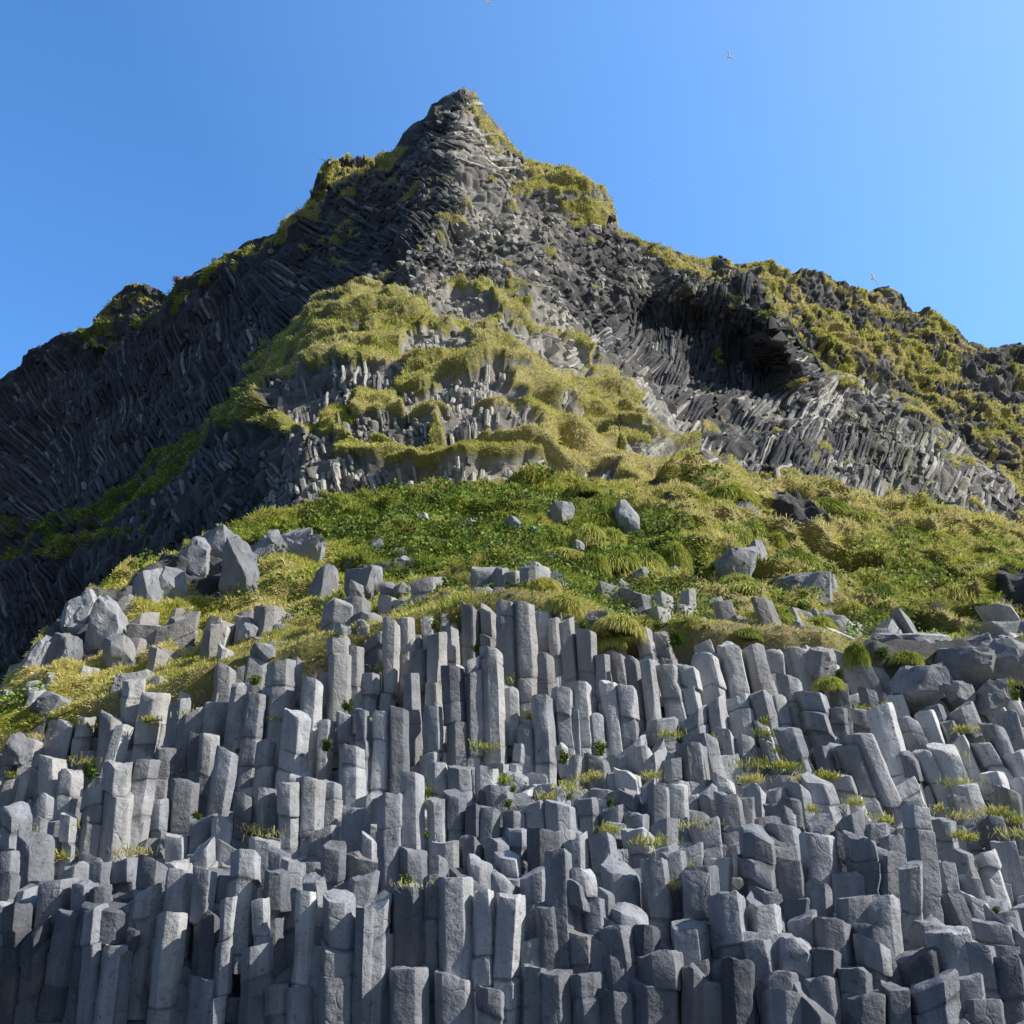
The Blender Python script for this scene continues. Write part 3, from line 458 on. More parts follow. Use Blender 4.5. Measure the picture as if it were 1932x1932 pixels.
def column(poly, c0, axis, zb, zt, rs, tilt, tone, warm, chips=1, grow=.0):
    """poly: outline (k,2) about the axis at its top height; returns local verts about (c0.x, c0.y, zb)"""
    k = len(poly); nxt = np.roll(poly, -1, 0); prv = np.roll(poly, 1, 0); sz = np.linalg.norm(poly, axis=1).mean()
    ch = sz*.06; pts = []
    for a in range(k):
        p, n_, q = poly[a], nxt[a], prv[a]; u = (q-p)/np.linalg.norm(q-p); v = (n_-p)/np.linalg.norm(n_-p)
        L = np.linalg.norm(n_-p); cc = min(ch, L*.3, np.linalg.norm(q-p)*.3)
        pts += [p+u*cc*.9, p+(u+v)*cc*.22, p+v*cc*.9]
        for t in (.38, .66): pts.append(p*(1-t)+n_*t)
    O = np.array(pts); m = len(O)
    def top(x, y):
        z = zt+tilt[0]*x+tilt[1]*y
        for (a, b, d) in chipl: z = np.minimum(z, zt+d+a*x+b*y)
        return z
    chipl = []
    for _ in range(chips):
        an = rs.uniform(-2.9, -.2) if rs.random() < .75 else rs.uniform(0, 3); s = rs.uniform(.4, 1.3)
        chipl.append((-math.cos(an)*s, -math.sin(an)*s, sz*s*rs.uniform(.25, .85)))
    H = zt-zb; n = max(3, int(H/.17)); ts = list(np.linspace(0, 1, n+1)[:-1]+0)
    J = []; z = zb+rs.uniform(.2, 1.1)
    while z < zt-.22: J.append((z-zb)/H); z += rs.choice([.35, .55, .8, 1.3, 1.9])*rs.uniform(.8, 1.25)
    ring = [(t, 1., 0) for t in ts if all(abs(t-j) > .07/H for j in J)]
    for j in J: ring += [(j-.028/H, 1., 0), (j, .955, 1), (j+.028/H, 1., 0)]
    ring.sort(); ring.append((1-.035/H, 1., 0)); seg = 0; sh = np.zeros(2); rot = 0; V = []; sc = 1.; jt = rs.uniform(-.35, .35, 2)
    et = top(O[:, 0], O[:, 1])
    for (t, s, isj) in ring:
        if isj:
            sh = rs.normal(0, .016, 2)*(3 if rs.random() < .25 else 1); sc = 1+rs.normal(0, .028)
            jt = rs.uniform(-.22, .22, 2)
        q = O*s*sc*(1+.05*grow*(1-t)); zz = zb+(et-zb)*t + (jt[0]*O[:, 0]+jt[1]*O[:, 1])*(1 if 0.02 < t < .96 else 0)*(1-abs(2*t-1)**4)
        V.append(np.column_stack([q+sh, np.minimum(zz, et)]))
    for s in (.94, .6, .25): q = O*s; V.append(np.column_stack([q+sh, top(q[:, 0], q[:, 1])]))
    nr = len(V); V = np.concatenate(V); ctr = np.array([[sh[0], sh[1], float(top(0, 0))]]); V = np.concatenate([V, ctr])
    W = V+np.array([c0[0], c0[1], 0]); nn = fbm(W, .42, 3, 5); nb = fbm(W, .14, 2, 15)
    for _ in range(int(rs.choice([0, 1, 1, 2]))):     # spalled faces: oblique flats broken off the sides
        an = rs.uniform(-2.9, -.2); n3 = np.array([math.cos(an), math.sin(an)]); sl_ = rs.uniform(-.5, .5); zc_ = zt-rs.uniform(0, 1.)*min(H, 2.5); dd = sz*rs.uniform(.72, .95)
        e = V[:, :2]@n3-(dd+np.abs(V[:, 2]-zc_)*abs(sl_)); V[:, :2] -= np.maximum(e, 0)[:, None]*n3
    r = np.linalg.norm(V[:, :2], axis=1, keepdims=True)+1e-6; V[:, :2] += V[:, :2]/r*(nn*.020+nb*.008)[:, None]*np.minimum(1, r/.05)
    istop = np.arange(len(V)) >= (nr-3)*m; V[:, 2] += np.where(istop, fbm(W, .2, 3, 25)*.035, 0)
    V[:, 0] += axis[0]*(V[:, 2]-zt); V[:, 1] += axis[1]*(V[:, 2]-zt); V[:, 2] -= zb
    a = np.arange(nr*m).reshape(nr, m); b = np.roll(a, -1, 1)
    Q = np.stack([a[:-1], b[:-1], b[1:], a[1:]], -1).reshape(-1, 4); Tn = np.stack([a[-1], b[-1], np.full(m, nr*m)], -1)
    j = np.isin(np.repeat([x[2] for x in ring]+[0]*3, m), [1]); sg = np.repeat(np.cumsum([x[2] for x in ring]+[0]*3), m); tv = rs.normal(0, .10, 64); tn = np.full(len(V), tone); tn[:-1] = np.clip(tn[:-1]+tv[sg % 64], 0, 1); tn[:-1][j] *= .25
    return V, Q, Tn, tn, np.full(len(V), warm)
cols = []      # dicts
for tag, lst in MAN.items():
    ox, oy = ORG[tag]
    for (xt, yt, xb, yb, w) in lst:
        xt, xb, yt, yb, w = ox+xt*K, ox+xb*K, oy+yt*K, oy+yb*K, w*K
        Y = float(prof_Y(np.array(xb), np.array(min(yb, 2050)))); Y = min(Y, 27)
        Pt = at(xt, yt, Y+.0); Pb = at(xb, yb, Y); H = Pt[2]-Pb[2]
        rad = w/F*(Y*cp+(Pt[2]-ZC)*sp)/2*1.15
        cols.append(dict(x=Pt[0], y=Y+rad*.8, zt=Pt[2]+.02, zb=Pb[2]-1.0, ax=((Pt[0]-Pb[0])/max(H, .2), .0), rad=rad, xb=Pb[0], man=True, H=H, px=(xt, yt, xb, yb)))
def lean(x, z): return np.interp(x, [-12, -4, 0, 3, 7, 11], [.05, .03, -.02, -.12, -.34, -.42])*sstep(4.2, 6, z)
# filler cells
S = []; sp0 = .415
for i, xx in enumerate(np.arange(-14, 14, sp0*.87)):
    for yy in np.arange(13.3, 26.2, sp0): S.append((xx+rng.normal()*.055, yy+(i % 2)*sp0*.5+rng.normal()*.055))
S = np.array(S); zz, spx, spy = prof_z(S[:, 0], S[:, 1])
k3 = np.interp(spx, KX, PK[3]); xtra = 120*np.interp(spx, [-100, 330, 560], [1, .8, 0])+35*np.interp(spx, [1580, 1700], [0, 1]); tn_ = fbm(np.column_stack([S, S[:, 0]*0]), 1.5, 3, 93); ok = (spy < 2040) & (spy > k3-6-(xtra+26)*(tn_ > -.05)) & ((spy > k3-4) | (rng.random(len(S)) < .75)) & (spx > -150) & (spx < 2090); S = S[ok]; zz = zz[ok]; spx = spx[ok]; spy = spy[ok]
mb = np.array([(c['x']-c['ax'][0]*(c['H']), c['y'], c['rad']) for c in cols]); mt = np.array([(c['x'], c['y'], c['rad'], c['zt'], c['H']) for c in cols])
keep = []
for i in range(len(S)):
    d = np.hypot(mb[:, 0]-S[i, 0], mb[:, 1]-S[i, 1]); keep.append(not np.any(d < mb[:, 2]*.75))
S = S[keep]; zz = zz[keep]; spx = spx[keep]; spy = spy[keep]
def hexa(r, rs, k=6):
    ph = R(-63)+rs.normal()*.2; an = ph+np.arange(k)*2*math.pi/k+rs.uniform(-.2, .2, k); return np.column_stack([np.cos(an), np.sin(an)])*(r*rs.uniform(.92, 1.1, k))[:, None]
for i in range(len(S)):
    d2 = ((S-S[i])**2).sum(1); nb = np.argsort(d2)[1:15]; L = .5
    poly = [np.array(p) for p in ((-L, -L), (L, -L), (L, L), (-L, L))]
    for j in nb:
        v = (S[j]-S[i]); h = v/2; n_ = v/np.linalg.norm(v); c_ = h@n_-.005; out = []
        for a in range(len(poly)):
            p, q = poly[a], poly[(a+1) % len(poly)]; dp, dq = p@n_-c_, q@n_-c_
            if dp <= 0: out.append(p)
            if (dp < 0) != (dq < 0): out.append(p+(q-p)*dp/(dp-dq))
        poly = out
        if len(poly) < 3: break
    if len(poly) < 4: continue
    P = np.array(poly); keepv = [a for a in range(len(P)) if np.linalg.norm(P[a]-P[a-1]) > .05]; P = P[keepv]
    if len(P) < 4: continue
    wall = sstep(float(np.interp(spx[i], KX, PK[2])), float(np.interp(spx[i], KX, PK[2]))-60, spy[i])
    nz = float(fbm(np.array([[S[i, 0], S[i, 1], 0]]), 1.1, 2, 91)[0])
    fr = spy[i] > float(np.interp(spx[i], KX, PK[1]))-4; zt = zz[i]-.16-.45*fr-.40*float(wall)*(float(np.interp(spx[i], KX, PK[3]))+25 < spy[i])+nz*.22+rng.uniform(-.24, .1)*(1+1.4*wall+fr)+(rng.uniform(.1, .75) if spy[i] < float(np.interp(spx[i], KX, PK[3]))-6 else 0)
    l = float(lean(S[i, 0], zt)); ft = spy[i]-float(np.interp(spx[i], KX, PK[3]))
    cols.append(dict(x=S[i, 0]+l*0, y=S[i, 1], zt=zt, zb=zt-2.6, ax=(l, 0), rad=sp0/2, man=False, poly=P, H=.5, px=(spx[i], spy[i], spx[i], spy[i])))
print('columns', len(cols), 'manual', sum(c['man'] for c in cols))
def build(c, i):
    rs = np.random.default_rng(1000+i); poly = c.get('poly')
    if poly is None: poly = hexa(c['rad'], rs, int(rs.choice([5, 6, 6, 6, 7])))
    tl = (rs.normal()*.26, rs.normal()*.14+.06) if rs.random() < .82 else (rs.normal()*.5, rs.uniform(.1, .8))
    py = c['px'][1]; tone = np.clip(.45+rs.normal()*.16+.18*(py < 1480)-.12*(py > 1700), 0, 1)
    warm = np.clip(.55*float(sstep(1330, 1180, py))+.15*rs.random()+.35*float(c['px'][0] < 420 and py < 1500)-.1, 0, .8)
    zt = c['zt']; 
    V, Q, T, tn, wm = column(poly, (c['x'], c['y']), c['ax'], c['zb'], zt, rs, tl, tone, warm, int(rs.choice([0, 0, 1, 1, 2])), .4)
    c['tilt'] = tl; return V, Q, T, tn, wm
# largest 300 as individuals: the transcribed ones first
order = sorted(range(len(cols)), key=lambda i: -(1e6 if cols[i]['man'] else 0)-(cols[i]['rad']*2)*max(cols[i]['H'], .3)/cols[i]['y']**2*1e4)
man = [i for i in order if cols[i]['man']]; ind = set(sorted(man, key=lambda i: -cols[i]['rad']*max(cols[i]['H'], .2)/cols[i]['y']**2)[:300])
def where(px):
    for lim, n in ((190, 'far left'), (480, 'left'), (780, 'centre left'), (1130, 'centre'), (1430, 'centre right'), (1720, 'right'), (9999, 'far right')):
        if px < lim: return n
def tier(py_b, py_t):
    if py_b > 1860: return 'in the front wall'
    if py_b > 1700: return 'just above the front wall'
    if py_b > 1560: return 'on the lower terrace'
    if py_b > 1455: return 'on the upper terrace'
    if py_b > 1300: return 'in the middle palisade'
    return 'against the turf'
info = {}
SV, SQ, ST, STn, SW = [], [], [], [], []; off = 0
for i, c in enumerate(cols):
    V, Q, T, tn, wm = build(c, i)
    if i in ind:
        me = mesh('basalt_rock', V, [Q, T], [M_near], {'tone': tn, 'warm': wm}, sharp=32)
        o = obj('basalt_rock', me, loc=(c['x'], c['y'], c['zb'])); o['category'] = 'rock column'; o['group'] = 'basalt columns of the cliff foot'
        r_ = c['H']/(2*c['rad']); hgt = 'very tall slim' if r_ > 4.2 else 'tall' if r_ > 2.8 else 'upright' if r_ > 1.7 else 'short' if r_ > 1 else 'stubby'
        tl = c['tilt']; tp = 'top dropping left' if tl[0] > .3 else 'top dropping right' if tl[0] < -.3 else 'top sloping forward' if tl[1] > .45 else 'flat broken top'
        la = math.degrees(math.atan(c['ax'][0])); ln = ' leaning left' if la < -9 else ' leaning right' if la > 9 else ''
        wd = 'broad ' if c['rad'] > .30 else 'narrow ' if c['rad'] < .19 else ''
        key = (hgt, wd, ln, tp, tier(c['px'][3], c['px'][1]), where(c['px'][0])); info.setdefault(key, []).append((c['px'][0], o))
    else:
        SV.append(V+np.array([c['x'], c['y'], c['zb']])); SQ.append(Q+off); ST.append(T+off); STn.append(tn); SW.append(wm); off += len(V)
ORD = ['leftmost', 'second from left', 'third from left', 'fourth from left', 'fifth from left', 'sixth from left']
for (hgt, wd, ln, tp, ti, wh), l in info.items():
    l.sort(key=lambda a: a[0])
    for n_, (_, o) in enumerate(l):
        if wh in ti: pass
        o['label'] = f"{hgt} {wd}grey column{ln}, {tp}, {ti}, {wh}"+(f", {ORD[min(n_, 5)]}" if len(l) > 1 else '')
        if len(o['label'].split()) > 16: o['label'] = o['label'].replace('top sloping forward', 'sloping top').replace('flat broken top', 'flat top').replace('grey ', '')
me = mesh('basalt_columns', np.concatenate(SV), [np.concatenate(SQ), np.concatenate(ST)], [M_near], {'tone': np.concatenate(STn), 'warm': np.concatenate(SW)}, sharp=32)
obj('basalt_rocks', me, label='mass of smaller grey basalt columns and stumps packed between the larger ones', cat='rock columns', group='basalt columns of the cliff foot', kind='stuff')
# ================================================================== BOULDERS
import bmesh
def boulder(wx, wz, wy, seed, cuts=17):
    rs = np.random.default_rng(seed); bm = bmesh.new(); bmesh.ops.create_cube(bm, size=2)
    for _ in range(cuts):
        n_ = rs.normal(size=3); n_ /= np.linalg.norm(n_); d = rs.uniform(.70, 1.0)
        r = bmesh.ops.bisect_plane(bm, geom=bm.verts[:]+bm.edges[:]+bm.faces[:], plane_co=Vector(n_*d), plane_no=Vector(n_), clear_outer=True)
        ed = [e for e in bm.edges if e.is_boundary]
        if ed: bmesh.ops.holes_fill(bm, edges=ed)
    bmesh.ops.bevel(bm, geom=bm.edges[:], offset=.022, segments=1, affect='EDGES')
    bmesh.ops.triangulate(bm, faces=bm.faces[:]); 
    for _ in range(3): bmesh.ops.subdivide_edges(bm, edges=[e for e in bm.edges if e.calc_length() > .22], cuts=1); bmesh.ops.triangulate(bm, faces=bm.faces[:])
    bm.verts.ensure_lookup_table(); V = np.array([v.co[:] for v in bm.verts]); Fc = np.array([[v.index for v in f.verts] for f in bm.faces])
    bm.free(); V = V*np.array([wx, wy, wz]); nn = fbm(V+seed*3.1, .5, 4, 3)
    F1, F2, ID = cell(V/np.array([wx, wy, wz])*1.5+seed, 5); V = V*(1+.07*nn[:, None]+.14*(ID-.5)[:, None]); return V, Fc
BO = [# crop, x, y, half width, half height, description
 ('D',1005,290,75,95,'rounded grey rock block at the left end of the upper outcrop'),('D',1130,235,85,80,'grey rock block with pale flat top above a dark hollow'),('D',1240,330,85,175,'tallest cracked grey rock slab of the upper left outcrop'),('D',1385,240,80,95,'cracked grey rock block right of the tall slab'),('D',770,460,72,120,'wedge shaped rock on the left edge below the turf lip'),
 ('D',640,560,60,110,'smooth faced rock beside the turf at the left edge'),('D',420,570,70,105,'sunlit angular rock at the outermost left edge'),('D',540,640,80,140,'shaded leaning rock behind the sunlit left edge rock'),('D',260,1040,75,75,'pale brown rock among turf near the left border'),('D',1530,200,75,80,'split rock under the turf right of the upper outcrop'),('D',1610,240,60,70,'small broken rock beside yellow flowers in the upper turf'),
 ('D',1290,645,40,40,'small pale rounded rock in yellow turf'),('D',1360,745,48,48,'round grey rock over the left end of the palisade'),('D',330,780,70,110,'shaded slab below the outermost left rock'),('D',200,800,70,120,'dark rock shoulder at the far left edge of the outcrop'),('D',1680,400,50,80,'dark slate-like rock cluster in the grass'),('D',1870,420,60,70,'grey rock with lichen left of centre in the grass'),('D',930,640,65,60,'shadowed grey rock half under turf'),('D',870,430,80,110,'shaded rock between the wedge and the upper outcrop'),('D',620,760,70,90,'grey rock below the turf step on the left'),('D',90,1250,60,60,'low rock in turf by the left border'),
 ('E',445,232,42,26,'small white stone lying in dark green plants'),('E',345,215,44,32,'grey stone half buried left of the white stone'),('E',195,372,38,36,'pointed grey stone in leafy plants'),('E',1155,205,62,58,'grey cracked rock under a turf hummock, upper centre'),('E',1492,240,55,100,'tall pale curved rock standing in the grass'),('E',1775,240,65,75,'grey striped rock beneath a brown turf overhang'),('E',1692,383,56,34,'bright white angular stone'),('E',812,486,22,28,'small upright stone at the centre of the slope'),('E',1465,582,38,34,'smooth grey rock below the big grass overhang'),('E',1130,605,45,30,'scooped pale rock above the palisade'),
 ('E',1010,298,22,34,'thin pointed stone left of the cracked rock'),('E',905,262,34,36,'grey stone nested in dark plants, upper centre'),('E',690,262,34,26,'low stone right of the pale tuft'),('E',1085,455,42,24,'flat stone among dark leaves at the slope centre'),('E',745,522,34,32,'grey stone left of the small upright stone'),('E',300,415,32,26,'small stone below the pointed grey stone'),('E',338,452,38,26,'wider small stone below the pointed grey stone'),('E',1248,378,26,34,'pale stone beside the combed hummock'),('E',1572,535,55,55,'dark rock beneath the great shaggy overhang'),('E',1725,515,36,30,'pale stone under the hanging brown hummock'),('G',1030,690,32,34,'pale stone beside the lone dark hummock'),('G',470,225,70,75,'broken grey face high on the gully rim'),
 ('E',190,545,38,70,'upright grey block in the middle left turf'),('E',95,640,45,72,'grey tombstone shaped rock with a plant beside it'),('E',325,605,38,42,'small round topped rock in yellow grass'),('E',255,600,40,45,'angular rock left of the small round topped rock'),('E',500,560,30,32,'little brownish rock in yellow grass'),('E',405,575,24,28,'smallest rock in the yellow grass row'),('E',830,618,38,34,'grey rock on the lip above the tallest column'),('E',890,642,38,20,'dark flat rock on top of the tallest column'),('E',1325,765,50,45,'broken grey rock at the turf edge right of centre'),('E',1580,730,45,32,'grey rock beside the pointed standing stone'),
 ('G',320,700,55,52,'grey rounded boulder right of the two standing stones'),('G',760,590,95,75,'shaded half of the big boulder beneath the grass cap'),('G',860,625,100,105,'large pale faceted boulder on the right slope'),('G',552,445,50,100,'bright upright wedge of rock beside the turf overhang'),('G',450,470,90,100,'shaded rock face under the double turf overhang'),('G',1300,765,42,32,'pale rock tip in grass on the right'),('G',1370,1110,110,105,'broad grey boulder under the right turf'),('G',1640,1000,150,95,'wide rounded grey boulder at right'),('G',1690,890,100,40,'flat grey rock under the turf lip at right'),('G',1860,970,110,125,'large smooth sunlit slab at the right border'),('G',1250,880,90,60,'pale brown rock under the turf, right'),('G',1400,900,90,60,'cracked pale rock beside the flat grey rock'),('G',880,980,80,70,'pinkish rough rock face above the leaning columns'),('G',760,800,30,45,'pale upright rock in hanging grass'),('G',1480,1060,70,70,'grey rock between the wide boulder and the broad boulder'),('G',1760,1160,70,60,'dark rock in front of the smooth slab'),('G',1600,1140,60,60,'low grey rock under the wide boulder')]
for i, (tg, x, y, w, h, lab) in enumerate(BO):
    ox, oy = ORG[tg]; px, py = ox+x*K, oy+y*K; Y = float(prof_Y(np.array(px), np.array(min(py+h*K*.8, 2000)))); Pc = at(px, py, Y); s = (Y*cp+(Pc[2]-ZC)*sp)/F*K
    kf = 1.38 if tg == 'D' else 1.2; wx, wz = w*s*kf, h*s*kf; V, Fc = boulder(wx, wz, max(wx, wz*.6)*.95, 50+i)
    an = np.random.default_rng(i).uniform(-.25, .25); 
    me = mesh('boulder', V, [Fc], [M_near], {'tone': np.full(len(V), .22+.3*rng.random()+(.55 if 'white' in lab else .15 if 'pale' in lab or 'sunlit' in lab or 'bright' in lab else 0)), 'warm': np.full(len(V), .45 if 'brown' in lab or 'pink' in lab else .15)}, sharp=26)  # rocks called sunlit have the sun painted in as a paler tone
    o = obj('boulder', me, label=lab, cat='rock', group='rocks in the turf', loc=tuple(Pc+np.array([0, max(wx, wz*.6)*.12, -wz*.02]))); o.rotation_euler = (0, an, 0)
# ================================================================== GRASS on the sheets (uncountable)
def scatter(P, G, H, Nn, n, L0, pxw, name, label, seed, wmap=None, down=.5, zone=None, zmin=None, cjit=.16):
    nr, nc = G.shape; r = rng.uniform(0, nr-1.01, n); c = rng.uniform(0, nc-1.01, n)
    g = bil(G, r, c); ok = g > .55
    if wmap is not None: ok &= rng.random(n) < bil(wmap, r, c)
    if zone is not None: ok &= bil(zone, r, c) > zmin
    r, c = r[ok], c[ok]; Q = bil(P, r, c); h = bil(H, r, c); nn = bil(Nn, r, c); m = len(r)
    sc = Q[:, 1]/40*np.ones(m)
    wind = fbm(Q, 3, 2, seed)*.6
    D = nn*.75+np.array([0, 0, .55])+rng.normal(size=(m, 3))*.33; D[:, 0] += wind; D[:, 2] -= down*rng.random(m); D /= np.linalg.norm(D, axis=1, keepdims=True)
    L = L0*sc*rng.uniform(.5, 1.4, m)*(1+.5*fbm(Q, 1.2, 2, seed+1)); W = pxw*Q[:, 1]/1024*rng.uniform(.6, 1.3, m)
    C = gcol(h+rng.normal(size=m)*cjit+.10*fbm(Q, .8, 2, seed+2))
    V, q, t, cc = blades(Q-nn*.03, D, L, W, C*rng.uniform(.8, 1.35, (m, 1)), .5)
    print(name, m); return obj(name, mesh(name, V, [q, t], [M_blade], cols={'bcol': cc}, smooth=True), label=label, cat='grass', kind='stuff')
N2 = normals(P2)
scatter(P2, G2, H2, N2, 430000, .36, .9, 'grass', 'yellow green grass covering the slope above the columns', 5, zone=Z2, zmin=2.9)
scatter(P1, G1, H1, NR1, 760000, .20, .85, 'cliff_grass', 'dry golden grass on the ledges and crest of the mountain', 6, down=.6)
scatter(S3[0], S3[1], S3[3], S3[6], 170000, .16, .9, 'ridge_grass', 'brown tufted grass covering the far right ridge', 7)
scatter(SL[0], SL[1], SL[3], SL[6], 16000, .18, .9, 'knoll_grass', 'golden grass on the knoll left of the peak', 8)
scatter(SC[0], SC[1], SC[3], SC[6], 4000, .16, .9, 'crag_grass', 'sparse grass along the summit crag', 9)
# leafy ground cover in the middle of the slope
def leafcover():
    nr, nc = G2.shape; n = 260000; r = rng.uniform(0, nr-1.01, n); c = rng.uniform(0, nc-1.01, n); px = bil(PX2, r, c); py = bil(PY2, r, c); Q = bil(P2, r, c); z = bil(Z2, r, c)
    w1 = fbm(Q, 1.4, 3, 301)
    A = inpoly(px+w1*40, py+w1*25, [(560,1000),(650,935),(1000,915),(1140,930),(1250,1000),(1330,1080),(1370,1200),(1150,1190),(1050,1130),(900,1090),(700,1070)]) & (w1 > -.15)
    B = inpoly(px+w1*30, py+w1*20, [(1600,1080),(1700,1075),(1800,1130),(1750,1160),(1640,1140)])
    Cc = (w1 > .48); Dd = inpoly(px+w1*40, py, [(1240,920),(1330,910),(1350,940),(1250,960)]); E = inpoly(px+w1*30, py+w1*30, [(1590,1180),(1660,1190),(1720,1250),(1650,1290),(1600,1260)])
    ok = (A | B | Cc*(rng.random(n) < .5) | Dd | E) & (z > 3.01) & (bil(G2, r, c) > .3)
    Q = Q[ok]; px = px[ok]; w = w1[ok]; B = B[ok]; m = len(Q); nn = bil(N2, r[ok], c[ok])
    Q = Q+nn*(rng.random(m)**.7*.28*(.4+np.clip(fbm(Q, .5, 2, 303)+.6, 0, 1.6)))[:, None]
    D = nn*.5+rng.normal(size=(m, 3))*.7; D[:, 2] += .1; D /= np.linalg.norm(D, axis=1, keepdims=True)
    base = np.where(B[:, None], np.array([[.32, .40, .08]]), np.array([[.21, .31, .055]])); nzc = fbm(Q, .6, 2, 305)[:, None]
    C = base*(1+.5*nzc)*rng.uniform(.6, 1.5, (m, 1)); yl = rng.random(m) < .07; C[yl] = (.33, .34, .05); rd = (fbm(Q, .45, 2, 307) > .5) & (rng.random(m) < .35); C[rd] = (.17, .075, .03)
    s = Q[:, 1]/1024*rng.uniform(1.2, 2.6, m)
    V, q, t, cc = blades(Q, D, s*2.0, s*1.3, C, .3)
    print('leaves', m); obj('ground_cover', mesh('ground_cover', V, [q, t], [M_leaf], cols={'bcol': cc}), label='low dark green leafy plants spreading over the middle of the slope', cat='ground cover', kind='stuff')
leafcover()
# tufts between the columns
def ledge_tufts():
    n = 120; px = rng.uniform(0, 1932, n*6); py = rng.uniform(1250, 1720, n*6)
    k3 = np.interp(px, KX, PK[3]); k1 = np.interp(px, KX, PK[1]); k2 = np.interp(px, KX, PK[2]); dens = np.where(np.abs(py-k2) < 50, 1, .25)*np.where(py > k1-50, .3, 1)*np.where((px < 420) & (py < 1480), 2.2, 1)
    ok = (py > k3+5) & (py < k1) & (rng.random(n*6) < dens*.36); px, py = px[ok], py[ok]; VV = []; QQ = []; TT = []; CC = []; o_ = 0
    for a, b in zip(px, py):
        Y = float(prof_Y(np.array(a), np.array(b)))-.22; c = at(a, b, Y); m = int(rng.integers(30, 120)); rr = rng.uniform(.05, .20)
        Q = c+rng.normal(size=(m, 3))*np.array([rr, rr*.4, rr*.2]); D = rng.normal(size=(m, 3))*.4+np.array([0, -.25, .9]); D /= np.linalg.norm(D, axis=1, keepdims=True)
        V, q, t, cc = blades(Q, D, rng.uniform(.08, .26, m), Y/1024*rng.uniform(.6, 1.2, m), gcol(np.full(m, rng.uniform(.45, 1.0))+rng.normal(size=m)*.12), .5)
        VV.append(V); QQ.append(q+o_); TT.append(t+o_); CC.append(cc); o_ += len(V)
    obj('ledge_grass', mesh('ledge_grass', np.concatenate(VV), [np.concatenate(QQ), np.concatenate(TT)], [M_blade], cols={'bcol': np.concatenate(CC)}), label='small tufts of grass growing on ledges between the columns', cat='grass', kind='stuff')
ledge_tufts()
# ================================================================== TUSSOCKS
M_soil, nt_, b_ = mat('tussock_core', 1.); nt_.links.new(mix(nt_, .6, (.055, .05, .022), ramp(nt_, noise(nt_, 8, 5), [(.3, .2), (.7, .7)]), 'OVERLAY'), b_.inputs['Base Color'])
def tussock(seed, hue, hang):
    rs = np.random.default_rng(seed); nu, nv = 28, 14; V = []
    for j in range(nv):
        ph = math.pi*j/(nv-1)
        for i in range(nu):
            th = 2*math.pi*i/nu; V.append((math.sin(ph)*math.cos(th), math.sin(ph)*math.sin(th)*.85, math.cos(ph)*(.62 if ph < 1.57 else .45)))
    V = np.array(V); V *= (1+.16*fbm(V+seed, .7, 3, 2))[:, None]; V[:, 2] -= .12; a = np.arange(nu*nv).reshape(nv, nu); b = np.roll(a, -1, 1)
    Q = np.stack([a[:-1], a[1:], b[1:], b[:-1]], -1).reshape(-1, 4); core = mesh('grass_tussock', V*.86, [Q], [M_soil])
    m = 2600; th = rs.uniform(0, 6.283, m); ph = np.arccos(1-rs.random(m)*1.12); c = np.column_stack([np.sin(ph)*np.cos(th), np.sin(ph)*np.sin(th)*.85, np.cos(ph)*.62])
    c *= (1+.16*fbm(c+seed, .7, 3, 2))[:, None]; c[:, 2] -= .12
    out = np.column_stack([np.cos(th), np.sin(th), np.zeros(m)]); part = fbm(c*2+seed, .5, 2, 9)
    D = out*np.sin(ph)[:, None]*.8+np.array([0, 0, .55])*np.cos(ph)[:, None]-np.array([0, 0, hang])*np.sin(ph)[:, None]+rs.normal(size=(m, 3))*.16; D[:, 0] += part*.45; D[:, 1] -= .12; D /= np.linalg.norm(D, axis=1, keepdims=True)
    C = gcol(hue+rs.normal(size=m)*.12+.25*np.sin(ph)-.2+.2*part)*rs.uniform(.7, 1.2, (m, 1))
    Vb, q, t, cc = blades(c*.93, D, rs.uniform(.25, .62, m), np.full(m, .032)*rs.uniform(.6, 1.4, m), C, .9)
    return core, mesh('grass_blades', Vb, [q, t], [M_blade], cols={'bcol': cc})
PROT = [tussock(3, .42, .9), tussock(4, .55, .7), tussock(5, .30, .8), tussock(6, .72, .8), tussock(7, .48, 1.0)]
